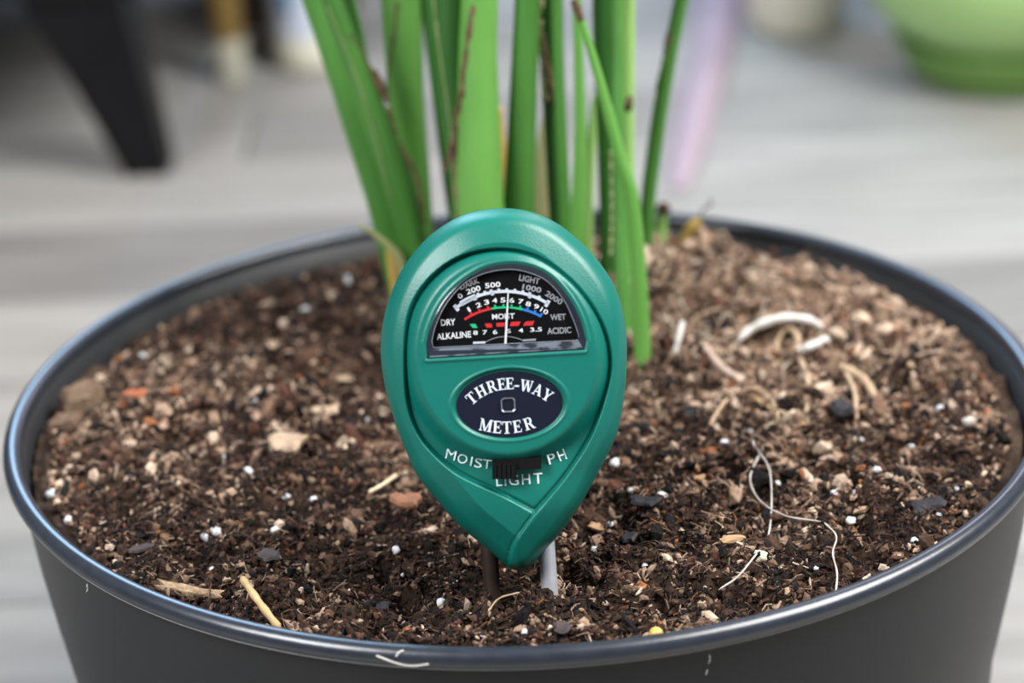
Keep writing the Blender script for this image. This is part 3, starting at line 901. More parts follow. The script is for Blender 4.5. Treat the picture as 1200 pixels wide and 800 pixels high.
CEN = mp(593, 440, 5)
ang = np.linspace(0, 2 * np.pi, 721)[:-1]
dirs = np.stack([np.cos(ang), np.sin(ang)], -1)
rad = np.zeros(len(ang))
A, B = OUTL, np.roll(OUTL, -1, 0)
for k, d in enumerate(dirs):                       # ray / outline
    e = B - A; den = d[0] * e[:, 1] - d[1] * e[:, 0]
    q = A - CEN
    t_ = (q[:, 0] * e[:, 1] - q[:, 1] * e[:, 0]) / den
    s_ = (q[:, 0] * d[1] - q[:, 1] * d[0]) / den
    ok = (s_ >= -1e-6) & (s_ <= 1 + 1e-6) & (t_ > 0)
    rad[k] = t_[ok].max()
NRF = 200
uf = np.concatenate([np.linspace(0.02, 0.93, NRF - 24, endpoint=False), 1 - 0.07 * (1 - np.linspace(0, 1, 24)) ** 1.6])
PXY = (CEN + uf[:, None, None] * rad[None, :, None] * dirs[None]).reshape(-1, 2)
dout = seg_dist(PXY, OUTL); dout[-len(ang):] = 0
dG = sdist(PXY, GL)
q = (PXY - DC) / np.array([DRX, DRY]); rq = np.hypot(*q.T)
dD = (1 - rq) * 0.5 * (DRX + DRY)
tb = np.clip(dout / 6.5, 0, 1)
zb = 1.2 + 4.4 * (1 - (1 - np.clip(dout / 3.4, 0, 1)) ** 2.2) ** 0.75 + 2.9 * np.clip(dout / 6.0, 0, 1.15) ** 0.9
# right-hand band sweeps over the left one at the tip
cross_tip = TAIL[0]
side = np.full(len(PXY), -1.0)
tl = TAIL[np.argsort(TAIL[:, 1])]
xline = np.interp(PXY[:, 1], tl[:, 1], tl[:, 0])
dT = (PXY[:, 0] - xline) * 0.85
below = ss(cross_tip[1] + 9.0, cross_tip[1] - 0.5, PXY[:, 1])
right = ss(-0.22, 0.22, dT)
zb = zb + 0.75 * right * below * ss(0.0, 2.2, dout) - 0.75 * (1 - right) * ss(cross_tip[1] + 4, cross_tip[1] - 6, PXY[:, 1]) * ss(0, 2, dout) * 0.6
base_in = 6.0 + 1.3 * ss(-12, -25, PXY[:, 1])
zi = base_in + (9.5 - base_in) * ss(-4.2, 0.1, dD)
inn = ss(-0.30, 0.22, dG)
zf = zb * (1 - inn) + zi * inn
zf = zf - 0.55 * np.exp(-((dG - 0.25) / 0.28) ** 2)
tipline = (PXY[:, 1] < cross_tip[1] + 0.2)
zf = zf - 0.40 * np.exp(-((dT + 0.15) / 0.25) ** 2) * tipline * ss(0.1, 1.2, dout)
# window well and badge well in the disc
WIN_PX = [(500.5, 420), (499.5, 402), (504, 384), (514, 361), (528, 342), (546, 326.5), (569, 314), (595, 309), (621, 312), (645, 324),
          (667, 349), (680, 374), (687, 399), (685, 409.5)]
WIN = mps(WIN_PX, 9.5)
WINC = WIN[:1].tolist() + spline(WIN[1:-1], 60).tolist() + WIN[-1:].tolist()
WINC = np.array(WINC)
dW = sdist(PXY, WINC)
zf = zf - 1.6 * ss(0.15, 0.6, dW) + 0.30 * np.exp(-((dW + 0.55) / 0.35) ** 2)
BC = mp(597, 473.5, 9.5); BRX, BRY = 62.5 * SPX, 39.5 * SPX
qb = np.hypot((PXY[:, 0] - BC[0]) / BRX, (PXY[:, 1] - BC[1]) / BRY)
dB = (1 - qb) * 0.5 * (BRX + BRY)
zf = zf - 0.45 * ss(-0.45, 0.1, dB) + 0.18 * np.exp(-((dB + 0.75) / 0.3) ** 2)
zf = zf - 0.0042 * np.clip(-dD - 4.0, 0, 40) ** 2
NA = len(ang)
Vf = np.concatenate([PXY, zf[:, None]], 1)
ctr = np.array([[CEN[0], CEN[1], float(zf[:NA].mean())]])
ub = np.array([1.0, 0.985, 0.95, 0.88, 0.78, 0.64, 0.45, 0.25])
bz = -2.0 - 11.0 * (1 - ub ** 3.0) ** 0.6
Vb = np.concatenate([np.concatenate([CEN + u_ * rad[:, None] * dirs, np.full((NA, 1), z_)], 1) for u_, z_ in zip(ub, bz)])
cb = np.array([[CEN[0], CEN[1], -13.0]])
V = np.vstack([Vf, Vb, ctr, cb]) * MM
nring = len(uf) + len(ub)
i, j = np.meshgrid(np.arange(nring - 1), np.arange(NA), indexing='ij'); j2 = (j + 1) % NA
F = np.stack([i * NA + j, (i + 1) * NA + j, (i + 1) * NA + j2, i * NA + j2], -1).reshape(-1, 4).tolist()
c1, c2 = nring * NA, nring * NA + 1
for k in range(NA):
    F.append([c1, k, (k + 1) % NA])
    F.append([(nring - 1) * NA + (k + 1) % NA, (nring - 1) * NA + k, c2])
m_teal = new_mat('teal_plastic', (0.001, 0.120, 0.094), 0.36, 0.42, (60, (0.001, 0.112, 0.087), 0.3), 0.10, 2600)
body = mk('body', V, F, m_teal, meter)


def poly_plate(poly, z0, z1):
    """flat plate (mm) from a 2-D outline"""
    n_ = len(poly)
    V = np.vstack([np.c_[poly, np.full(n_, z0)], np.c_[poly, np.full(n_, z1)]]) * MM
    F = [list(range(n_, 2 * n_))]
    F += [[k, (k + 1) % n_, n_ + (k + 1) % n_, n_ + k] for k in range(n_)]
    return V, F


def ccw(p):
    a_ = np.sum(p[:, 0] * np.roll(p[:, 1], -1) - np.roll(p[:, 0], -1) * p[:, 1])
    return p if a_ > 0 else p[::-1]


def ring_plate(outer, inner_, zo, zi_, zb_):
    """bevelled ring between two outlines with equal counts"""
    n_ = len(outer)
    V = np.vstack([np.c_[outer, np.full(n_, zb_)], np.c_[outer, np.full(n_, zo)], np.c_[inner_ * 0.25 + outer * 0.75, np.full(n_, zo + 0.12)],
                   np.c_[inner_, np.full(n_, zi_)], np.c_[inner_, np.full(n_, zb_)]]) * MM
    F = []
    for k in range(4):
        for q_ in range(n_):
            F.append([k * n_ + q_, k * n_ + (q_ + 1) % n_, (k + 1) * n_ + (q_ + 1) % n_, (k + 1) * n_ + q_])
    return V, F


m_dial = new_mat('dial_black', (0.004, 0.004, 0.005), 0.6, 0.08)
m_bez = new_mat('bezel_smoke', (0.012, 0.017, 0.026), 0.15, 0.5)
m_white = new_mat('print_white', (0.82, 0.84, 0.86), 0.5, 0.3)
m_grey = new_mat('print_grey', (0.36, 0.38, 0.40), 0.5, 0.3)
m_pred = new_mat('print_red', (0.62, 0.025, 0.03), 0.5, 0.3)
m_pgreen = new_mat('print_green', (0.02, 0.50, 0.22), 0.5, 0.3)
m_pblue = new_mat('print_blue', (0.03, 0.20, 0.65), 0.5, 0.3)
m_scale = new_mat('print_scale', (0.62, 0.68, 0.75), 0.5, 0.3)
m_navy = new_mat('badge_navy', (0.006, 0.008, 0.018), 0.45, 0.15)
m_lett = new_mat('badge_letter', (0.62, 0.70, 0.80), 0.45, 0.3)
m_knob = new_mat('knob_black', (0.004, 0.004, 0.004), 0.4, 0.2)
ZD = 8.15
WINI_PX = [(507.5, 407), (506, 399), (510, 383), (519, 362.5), (532, 344), (548, 329.5), (570, 319.5), (597, 315.5), (620, 319.5), (642, 330),
           (661, 352), (672, 375), (678, 392), (677.5, 398.5)]
WI = mps(WINI_PX, 9.3)
WIC = np.array(WI[:1].tolist() + spline(WI[1:-1], 60).tolist() + WI[-1:].tolist())
V, F = poly_plate(ccw(WINC * 0.995 + WINC.mean(0) * 0.005), 7.6, ZD)
dial = mk('dial', V, F, m_dial, meter, smooth=False)
V, F = ring_plate(WINC, WIC, 9.55, 9.25, 8.0)
bez = mk('dial_bezel', V, F, m_bez, meter, smooth=False)
# ledge along the window's lower edge, glints painted as pale spots, and the thin clear pane
LED = mps([(503, 418.5), (507.5, 408), (678, 398.5), (683, 408)], 9.6)
m_led = new_mat('ledge_glints', (0.015, 0.020, 0.028), 0.35, 0.2, (500, (0.10, 0.115, 0.14), 0.06), 0.4, 700, stretch=(0.6, 1.4, 1))
V = np.vstack([np.c_[LED, [9.72, 9.3, 9.3, 9.72]], np.c_[LED, [8.2] * 4]]) * MM
mk('window_ledge', V, [[3, 2, 1, 0], [0, 1, 5, 4], [1, 2, 6, 5], [2, 3, 7, 6], [3, 0, 4, 7]], m_led, bez, smooth=False, label='clear ledge with painted glints')
m_pane = bpy.data.materials.new('clear_pane'); m_pane.use_nodes = True
nt = m_pane.node_tree; nt.nodes.remove(nt.nodes['Principled BSDF'])
tr = nt.nodes.new('ShaderNodeBsdfTransparent'); gl = nt.nodes.new('ShaderNodeBsdfGlossy'); gl.inputs['Roughness'].default_value = 0.05
fr = nt.nodes.new('ShaderNodeFresnel'); fr.inputs['IOR'].default_value = 1.12
ms = nt.nodes.new('ShaderNodeMixShader')
nt.links.new(fr.outputs[0], ms.inputs[0]); nt.links.new(tr.outputs[0], ms.inputs[1]); nt.links.new(gl.outputs[0], ms.inputs[2])
nt.links.new(ms.outputs[0], nt.nodes['Material Output'].inputs['Surface'])
V, F = poly_plate(ccw(WIC), 9.05, 9.12)
V, F = tube(np.vstack([np.c_[WIC, np.full(len(WIC), 9.33)], [[WIC[0, 0], WIC[0, 1], 9.33]]]), 0.09, 6, 1, (0, 0, 1))
mk('bezel_edge_glint', V * MM, F, new_mat('bezel_edge_glint', (0.16, 0.18, 0.21), 0.15, 0.6), bez, label='pale painted glint along the inner edge of the bezel')  # pale tube stands in for the glint on this edge
V, F = poly_plate(ccw(WIC), 9.05, 9.12)
mk('dial_glass', V, F[:1], m_pane, meter, smooth=False, label='clear window over the dial')

IMG_ROLL = 2.56


def text_mesh(s, bold=0.018):
    cu = bpy.data.curves.new('lettering', 'FONT'); cu.body = s; cu.size = 1.0; cu.resolution_u = 3; cu.offset = bold
    ob = bpy.data.objects.new('lettering', cu); COL.objects.link(ob)
    dg = bpy.context.evaluated_depsgraph_get(); dg.update()
    me = bpy.data.meshes.new_from_object(ob.evaluated_get(dg))
    V = np.array([v.co[:] for v in me.vertices]); F = [list(p.vertices) for p in me.polygons]
    bpy.data.objects.remove(ob); bpy.data.curves.remove(cu); bpy.data.meshes.remove(me)
    return V, F


def put(V2, F, cxy, wmm, hmm, rot, z, mat, parent, name='lettering', fit=True, drape=False):
    V2 = np.asarray(V2, float)[:, :2]
    if fit:
        lo, hi = V2.min(0), V2.max(0)
        V2 = (V2 - (lo + hi) / 2) / np.maximum(hi - lo, 1e-6) * np.array([wmm, hmm])
    c, s = math.cos(rot), math.sin(rot)
    V2 = V2 @ np.array([[c, s], [-s, c]]) + cxy
    zz = np.full(len(V2), z) if not drape else np.array([zf[np.argmin(((PXY - p_) ** 2).sum(1))] for p_ in V2]) + 0.10
    V = np.c_[V2, zz] * MM
    return mk(name, V, F, mat, parent, smooth=False)


def text(s, px, py, wpx, hpx, rot, z, mat, parent, drape=False):
    V, F = text_mesh(s, 0.0 if drape else 0.018)
    return put(V, F, mp(px, py, z), wpx * SPX, hpx * SPX, math.radians(rot - IMG_ROLL), z, mat, parent, drape=drape)


def r6(u, v): return 490 + u / 5.714, 300 + v / 5.714


def dtext(s, u, v, wz, hz, rot, mat=m_white):
    px, py = r6(u, v)
    text(s, px, py, wz / 5.714, hz / 5.714, rot, ZD + 0.03, mat, dial)


dtext('DARK', 343, 186, 132, 33, 21)
dtext('0', 281, 267, 30, 33, 30); dtext('200', 370, 226, 96, 36, 17); dtext('500', 500, 193, 102, 34, 6)
dtext('LIGHT', 745, 156, 136, 42, -12, m_grey); dtext('1000', 762, 216, 125, 36, -12, m_grey); dtext('2000', 910, 279, 122, 38, -33, m_grey)
for s, u, v, wz, rot in [('1', 340, 357, 15, 30), ('2', 405, 327, 34, 20), ('3', 458, 308, 34, 12), ('4', 512, 297, 34, 5), ('5', 568, 294, 34, 2),
                         ('6', 627, 296, 34, -2), ('7', 688, 304, 34, -8), ('8', 738, 320, 34, -15), ('9', 792, 338, 34, -20), ('10', 845, 367, 52, -30)]:
    dtext(s, u, v, wz, 32, rot)
dtext('MOIST', 570, 403, 148, 36, 2); dtext('DRY', 201, 443, 95, 42, 3); dtext('ALKALINE', 239, 531, 226, 42, 4)
dtext('WET', 937, 408, 102, 40, 2, m_grey); dtext('ACIDIC', 945, 498, 158, 42, 3, m_grey)
for s, u, v, wz in [('8', 384, 513, 30), ('7', 447, 510, 30), ('6', 515, 508, 30), ('5', 605, 502, 30), ('4', 688, 497, 32), ('3.5', 790, 491, 78)]:
    dtext(s, u, v, wz, 28, 2.5)


def flat_poly(pts_uv, mat, name, z=ZD + 0.03):
    P = ccw(mps([r6(u, v) for u, v in pts_uv], z))
    return mk(name, np.c_[P, np.full(len(P), z)] * MM, [list(range(len(P)))], mat, dial, smooth=False)


def flat_strip(upper, lower, mat, name, n_=30, z=ZD + 0.03, ticks=()):
    A_ = spline(np.array(upper, float), n_); B_ = spline(np.array(lower, float), n_)
    P = mps([r6(*q_) for q_ in np.vstack([A_, B_])], z)
    V = np.c_[P, np.full(len(P), z)]
    F = [[k, n_ + k, n_ + k + 1, k + 1] for k in range(n_ - 1)]
    for (fr_, wz, h0, h1) in ticks:                   # small marks standing on the strip
        k = fr_ * (n_ - 1); a_ = np.array([np.interp(k, np.arange(n_), A_[:, 0]), np.interp(k, np.arange(n_), A_[:, 1])])
        k2 = min(n_ - 2, max(1, int(k))); tg = A_[k2 + 1] - A_[k2 - 1]; tg /= np.linalg.norm(tg)
        nn = np.array([tg[1], -tg[0]])
        c4 = [a_ - tg * wz / 2 + nn * h0, a_ + tg * wz / 2 + nn * h0, a_ + tg * wz / 2 + nn * h1, a_ - tg * wz / 2 + nn * h1]
        p4 = mps([r6(*q_) for q_ in c4], z)
        b_ = len(V); V = np.vstack([V, np.c_[p4, np.full(4, z)]]); F.append([b_, b_ + 1, b_ + 2, b_ + 3])
    return mk(name, V * MM, F, mat, dial, smooth=False)


def arc3(p, q_, r_, n_=9):
    """points on the circle through three points"""
    (ax, ay), (bx, by), (cx_, cy_) = p, q_, r_
    d2 = 2 * (ax * (by - cy_) + bx * (cy_ - ay) + cx_ * (ay - by))
    ux = ((ax * ax + ay * ay) * (by - cy_) + (bx * bx + by * by) * (cy_ - ay) + (cx_ * cx_ + cy_ * cy_) * (ay - by)) / d2
    uy = ((ax * ax + ay * ay) * (cx_ - bx) + (bx * bx + by * by) * (ax - cx_) + (cx_ * cx_ + cy_ * cy_) * (bx - ax)) / d2
    R_ = math.hypot(ax - ux, ay - uy)
    a0, a1 = math.atan2(ay - uy, ax - ux), math.atan2(cy_ - uy, cx_ - ux)
    return ux, uy, R_, a0, a1


def arc_pts(C, dr, f0, f1, n_=12):
    ux, uy, R_, a0, a1 = C
    return [(ux + (R_ + dr) * math.cos(a0 + (a1 - a0) * f), uy + (R_ + dr) * math.sin(a0 + (a1 - a0) * f)) for f in np.linspace(f0, f1, n_)]


C1 = arc3((248, 350), (600, 236), (870, 318))
flat_strip(arc_pts(C1, 10, 0, 1), arc_pts(C1, -10, 0, 1), m_scale, 'scale_arc',
           ticks=[(t_, 18, -1, 10) for t_ in (0.27, 0.34, 0.405, 0.48, 0.56, 0.64, 0.72, 0.79, 0.89)] + [(0.225, 22, -30, 0), (0.41, 20, -30, 0), (0.80, 20, -30, 0)])
flat_strip(arc_pts(C1, 20, 0.07, 0.24), arc_pts(C1, -14, 0.07, 0.24), m_scale, 'scale_band')
flat_strip(arc_pts(C1, 22, -0.005, 0.03, 4), arc_pts(C1, -26, -0.005, 0.03, 4), m_scale, 'scale_mark')
flat_strip(arc_pts(C1, 22, 0.975, 1.01, 4), arc_pts(C1, -26, 0.975, 1.01, 4), m_scale, 'scale_mark')
C2 = arc3((310, 424), (600, 343), (825, 404))
tk = [(t_, 14, -1, 14) for t_ in (0.02, 0.33, 0.66)]
flat_strip(arc_pts(C2, 8, 0, 0.36), arc_pts(C2, -8, 0, 0.36), m_pred, 'scale_arc', ticks=[(0.3, 14, -1, 13), (0.6, 14, -1, 13), (0.9, 14, -1, 13)])
flat_strip(arc_pts(C2, 7, 0.365, 0.755), arc_pts(C2, -7, 0.365, 0.755), m_pgreen, 'scale_arc', ticks=[(0.12, 12, -1, 14), (0.38, 12, -1, 14), (0.63, 12, -1, 14), (0.9, 12, -1, 14)])
flat_strip(arc_pts(C2, 8, 0.76, 1), arc_pts(C2, -8, 0.76, 1), m_pblue, 'scale_arc', ticks=[(0.2, 14, -1, 13), (0.6, 14, -1, 13), (0.96, 14, -1, 14)])
flat_poly([(345, 455), (382, 453), (399, 480), (368, 482)], m_pgreen, 'scale_mark')
flat_poly([(445, 451), (490, 450), (499, 477), (459, 479)], m_pred, 'scale_mark')
flat_poly([(522, 447), (586, 444), (582, 470), (525, 473)], m_pred, 'scale_mark')
flat_poly([(622, 441), (686, 437), (673, 466), (612, 469)], m_pred, 'scale_mark')
flat_poly([(718, 438), (779, 433), (766, 464), (702, 467)], m_pred, 'scale_mark')
flat_poly([(368, 573), (450, 570), (450, 584), (368, 588)], m_scale, 'scale_mark')
flat_poly([(700, 558), (788, 552), (788, 565), (700, 570)], m_grey, 'scale_mark')
C3 = arc3((450, 576), (590, 538), (705, 566))
flat_strip(arc_pts(C3, 2, 0, 1), arc_pts(C3, -2, 0, 1), m_grey, 'scale_arc')
# needle
a_ = mps([r6(577, 585), r6(592, 585), r6(607, 245), r6(599, 245)], ZD + 0.5)
V = np.vstack([np.c_[a_, np.full(4, ZD + 0.38)], np.c_[a_, np.full(4, ZD + 0.5)]]) * MM
mk('needle', V, [[0, 1, 2, 3], [7, 6, 5, 4][::-1], [0, 1, 5, 4], [1, 2, 6, 5], [2, 3, 7, 6], [3, 0, 4, 7]], m_white, meter, smooth=False, label='white pointer needle')

# badge
te = np.linspace(0, 2 * np.pi, 72, endpoint=False)
ell = np.stack([BC[0] + (BRX - 0.25) * np.cos(te), BC[1] + (BRY - 0.25) * np.sin(te)], -1)
V, F = poly_plate(ell, 8.6, 9.22)
badge = mk('badge', V, F, m_navy, meter, smooth=False, label='dark navy oval badge')


# serif capitals drawn from strokes in a unit-high box
def quad(x0, y0, x1, y1): return [(x0, y0), (x1, y0), (x1, y1), (x0, y1)]


def diag(xb, xt, w_, y0=0.0, y1=1.0): return [(xb, y0), (xb + w_, y0), (xt + w_, y1), (xt, y1)]


SL = 0.065
SERIF = {
    'T': (0.82, [quad(0.31, 0, 0.51, 1), quad(0.18, 0, 0.64, SL), quad(0, 0.92, 0.82, 1), quad(0, 0.72, 0.06, 1), quad(0.76, 0.72, 0.82, 1)]),
    'H': (0.95, [quad(0.1, 0, 0.3, 1), quad(0.65, 0, 0.85, 1), quad(0.25, 0.46, 0.7, 0.54), quad(0, 0, 0.4, SL), quad(0.55, 0, 0.95, SL), quad(0, 1 - SL, 0.4, 1), quad(0.55, 1 - SL, 0.95, 1)]),
    'E': (0.78, [quad(0.1, 0, 0.3, 1), quad(0, 0, 0.72, 0.075), quad(0, 0.925, 0.72, 1), quad(0.25, 0.46, 0.55, 0.54), quad(0.50, 0.36, 0.56, 0.64), quad(0.66, 0.74, 0.72, 1), [(0.66, 0), (0.78, 0.28), (0.72, 0.28), (0.6, 0)]]),
    'R': (0.92, [quad(0.1, 0, 0.3, 1), quad(0, 0, 0.4, SL), quad(0, 1 - SL, 0.4, 1), quad(0.25, 0.925, 0.52, 1), quad(0.25, 0.45, 0.52, 0.53),
                 [(0.50, 1), (0.66, 0.95), (0.57, 0.88), (0.48, 0.925)], [(0.66, 0.95), (0.74, 0.8), (0.56, 0.78), (0.55, 0.88)], [(0.74, 0.8), (0.74, 0.66), (0.56, 0.68), (0.56, 0.78)],
                 [(0.74, 0.66), (0.66, 0.51), (0.54, 0.58), (0.56, 0.68)], [(0.66, 0.51), (0.5, 0.45), (0.48, 0.53), (0.54, 0.58)], diag(0.70, 0.40, 0.20, 0, 0.48), quad(0.68, 0, 0.95, SL)]),
    'M': (1.12, [quad(0.1, 0, 0.18, 1), quad(0.83, 0, 1.03, 1), diag(0.46, 0.1, 0.17), diag(0.50, 0.85, 0.08), quad(0, 0, 0.3, SL), quad(0.72, 0, 1.12, SL), quad(0, 1 - SL, 0.25, 1), quad(0.86, 1 - SL, 1.12, 1)]),
    'W': (1.2, [diag(0.30, 0.06, 0.18), diag(0.36, 0.60, 0.08), diag(0.78, 0.54, 0.18), diag(0.86, 1.06, 0.08), quad(0, 1 - SL, 0.36, 1), quad(0.48, 1 - SL, 0.82, 1), quad(0.96, 1 - SL, 1.2, 1)]),
    'A': (0.95, [diag(0.10, 0.42, 0.08), diag(0.66, 0.36, 0.20), quad(0.24, 0.28, 0.72, 0.36), quad(0, 0, 0.30, SL), quad(0.58, 0, 0.95, SL)]),
    'Y': (0.92, [[(0.36, 0.42), (0.56, 0.42), (0.24, 1), (0.04, 1)], [(0.47, 0.42), (0.56, 0.42), (0.84, 1), (0.74, 1)], quad(0.36, 0, 0.56, 0.46), quad(0.24, 0, 0.68, SL), quad(0, 1 - SL, 0.36, 1), quad(0.62, 1 - SL, 0.92, 1)]),
    '-': (0.40, [quad(0.0, 0.30, 0.40, 0.42)]),
}


def serif(ch, px, py, hpx, rot):
    wd_, polys = SERIF[ch]
    V = []; F = []
    for p in polys:
        F.append(list(range(len(V), len(V) + len(p)))); V += p
    V = (np.array(V) - [wd_ / 2, 0.5]) * hpx * SPX * np.array([0.92, 1])
    return put(V, F, mp(px, py, 9.25), 0, 0, math.radians(rot - IMG_ROLL), 9.25, m_lett, badge, fit=False)


for ch, px, py, rot in [('T', 552.6, 466.5, 40), ('H', 563.6, 458.3, 28), ('R', 576.5, 452.6, 17), ('E', 588, 450, 9), ('E', 597.6, 449.2, 3), ('-', 606, 450.3, -3),
                        ('W', 617, 452, -10), ('A', 630.5, 456.6, -22), ('Y', 641.5, 463, -33)]:
    serif(ch, px, py, 13.2, rot)
for ch, px, py, rot in [('M', 569.5, 498, -11), ('E', 582.8, 500.3, -4), ('T', 594, 500.8, 2), ('E', 606.3, 499.5, 9), ('R', 620, 496, 17)]:
    serif(ch, px, py, 14, rot)
# little square post in the badge, lit edges painted as a paler ring
bc = mp(595.5, 474.5, 9.3); h = 8.5 * SPX
sq_o = np.array([(-h, -h * .7), (-h * .7, -h), (h * .7, -h), (h, -h * .7), (h, h * .7), (h * .7, h), (-h * .7, h), (-h, h * .7)]) + bc
sq_i = (sq_o - bc) * 0.78 + bc
V, F = ring_plate(sq_o, sq_i, 9.42, 9.35, 9.1)
mk('badge_post', V, F, new_mat('post_lit_edge', (0.10, 0.11, 0.13), 0.15, 0.6), badge, smooth=False, label='glossy square post with lit edges painted pale')

# printed words and the switch
m_lett2 = new_mat('print_pale', (0.70, 0.78, 0.80), 0.5, 0.2)
def surf_z(px, py):
    """height of the body under a photo point"""
    z = 7.5
    for _ in range(6):
        p = mp(px, py, z); k = np.argmin(((PXY - p) ** 2).sum(1)); z = float(zf[k])
    return z


for ch, px, py, rot in [('M', 528.5, 532.5, -14), ('O', 542.0, 537.3, -13), ('I', 552.5, 540.3, -11), ('S', 560.5, 542.2, -9), ('T', 570.8, 543.6, -6)]:
    w_ = {'M': 11.5, 'O': 11.5, 'I': 1.8, 'S': 9.0, 'T': 10}[ch]
    text(ch, px, py, w_, 11.5, rot, surf_z(px, py) + 0.12, m_lett2, meter, True)
for ch, px, py, rot in [('P', 646.5, 537.2, 15), ('H', 658.5, 533.0, 20)]:
    text(ch, px, py, 8.6, 12.5, rot, surf_z(px, py) + 0.12, m_lett2, meter, True)
for ch, px, py, w_ in [('L', 585, 563.2, 7), ('I', 592.2, 563, 1.7), ('G', 602, 562.4, 11.5), ('H', 616.5, 561.4, 9.5), ('T', 630.5, 560.2, 11)]:
    text(ch, px, py, w_, 12, 3, surf_z(px, py) + 0.12, m_lett2, meter, True)
zs = max(surf_z(px, py) for px in (580, 606, 632) for py in (537, 545, 551))
P = mps([(577, 551.5), (634.5, 549.5), (634.5, 535.5), (577, 538.5)], zs + 0.1)
V, F = poly_plate(ccw(P), zs - 1.2, zs + 0.14)
mk('switch_slot', V, F, m_knob, meter, smooth=False, label='black slot of the slide switch')
kn = [ ]
for k in range(5):                                  # ribbed slider
    xa = 578 + k * 5.3
    P = ccw(mps([(xa, 561.0), (xa + 4.2, 561.0), (xa + 4.2, 544), (xa, 544)], zs + 1.2))
    kn.append(poly_plate(P, zs - 0.2, zs + 1.2 + 0.35 * math.sin((k + 0.5) / 5 * math.pi)))
P = ccw(mps([(577, 561.5), (605, 560.5), (605, 542.5), (577, 543)], zs + 0.8))
kn.append(poly_plate(P, zs - 0.2, zs + 0.85))
V, F = join(kn)
mk('switch_knob', V, F, m_knob, meter, smooth=False, label='ribbed black slider')

# probes
m_al = new_mat('aluminium', (0.55, 0.57, 0.61), 0.42, 0.5, (300, (0.45, 0.46, 0.50), 0.2), 0.05, 800, metal=0.55, stretch=(1, 1, 0.1))
m_cu = new_mat('copper_shaded', (0.035, 0.021, 0.014), 0.6, 0.3, (300, (0.02, 0.013, 0.010), 0.2), 0.1, 800, metal=0.4)  # copper with the meter's shadow darkened into its colour
for px, py, mat, lb in [(645, 703, m_al, 'pale grey metal probe'), (577, 698, m_cu, 'metal probe painted dark brown for the meter shade')]:
    p = mp(px, py, -1.0)
    ys = np.array([p[1] + 30, p[1] + 8, p[1], p[1] - 40, p[1] - 48])
    r_ = np.array([1.78, 1.78, 1.78, 1.78, 0.5])
    path = np.stack([np.full(5, p[0]) - 0.02 * (ys - p[1]), ys, np.full(5, -1.0)], -1)
    V, F = tube(path, r_, 20, 1, (0, 0, 1))
    mk('probe', V * MM, F, mat, meter, label=lb)

# ------------------------------------------------------------------ background, standing on the floor
def fl(px, py): return on_z(px, py, FZ)


# black footstool with tapered legs
m_blk = new_mat('black_wood', (0.003, 0.003, 0.004), 0.5, 0.2, (20, (0.005, 0.005, 0.006), 0.3))
m_blkf = new_mat('black_fabric', (0.011, 0.011, 0.013), 0.9, 0.2, (200, (0.018, 0.018, 0.02), 0.2), 0.4, 900)
fp = fl(172, 207)
chair = thing('black_ottoman', 'low black ottoman with tapered wooden legs at the upper left behind the pot', 'ottoman', tuple(fp))
LH = 0.098
def leg_mesh(x, y, lean):
    b0, b1 = 0.0105, 0.024
    V = []
    for z_, h_, dx in [(FZ, b0, 0), (FZ + 0.004, b0 + 0.001, 0.0), (FZ + LH * 0.5, 0.017, lean * 0.45), (FZ + LH, b1, lean)]:
        V += [(x + dx - h_, y - h_, z_), (x + dx + h_, y - h_, z_), (x + dx + h_, y + h_, z_), (x + dx - h_, y + h_, z_)]
    F = [[3, 2, 1, 0], [12, 13, 14, 15]]
    for k in range(3):
        for q_ in range(4): F.append([k * 4 + q_, k * 4 + (q_ + 1) % 4, k * 4 + 4 + (q_ + 1) % 4, k * 4 + 4 + q_])
    return np.array(V), F


OD = 0.46
for x_, y_, ln_ in [(fp[0], fp[1] + 0.010, -0.026), (fp[0] - 0.62, fp[1] + 0.010, 0.026), (fp[0] - 0.0, fp[1] + OD - 0.04, -0.026), (fp[0] - 0.62, fp[1] + OD - 0.04, 0.026)]:
    V, F = leg_mesh(x_, y_, ln_); mk('leg', V, F, m_blk, chair, smooth=False)
V, F = box(fp[0] - 0.66, fp[0] + 0.006, fp[1] - 0.018, fp[1] + OD, FZ + LH - 0.002, FZ + 0.17)
mk('seat_frame', V, F, m_blk, chair, smooth=False)
V, F = box(fp[0] - 0.655, fp[0] + 0.002, fp[1] - 0.016, fp[1] + OD - 0.005, FZ + 0.17, FZ + 0.30)
mk('seat_cushion', V, F, m_blkf, chair, smooth=False)

# wooden stool, two of its legs in view
m_oak = new_mat('honey_wood', (0.20, 0.13, 0.035), 0.5, 0.4, (30, (0.14, 0.085, 0.022), 0.25), stretch=(6, 6, 0.6))
m_tip = new_mat('leg_tip', (0.42, 0.41, 0.33), 0.6)
m_dkw = new_mat('dark_brown_wood', (0.012, 0.009, 0.007), 0.5)
a_ = fl(272, 94); b_ = fl(330, 62)
c3 = np.array([-0.045, 0.845, FZ])
mid = (a_ + b_ + c3) / 3
stool = thing('wooden_stool', 'honey wooden three legged stool behind the black ottoman leg', 'stool', tuple(mid))
def slim(p, q_, r0, r1): return tube(spline([p, q_], 10), np.linspace(r0, r1, 10), 14)
SH = 0.24
for p_, tip in [(a_, True), (b_, False), (c3, True)]:
    top_ = p_ + np.array([-0.004, 0.0, SH])
    l1 = mk('leg', *slim(p_, top_, 0.0085, 0.0125), m_oak, stool)
    if tip: mk('leg_tip', *slim(p_, p_ + (top_ - p_) * 0.10, 0.0092, 0.0098), m_tip, l1, label='pale leg tip')
V, F = lathe([(0, SH), (0.068, SH), (0.075, SH + 0.006), (0.075, SH + 0.02), (0.068, SH + 0.026), (0, SH + 0.026)], 40)
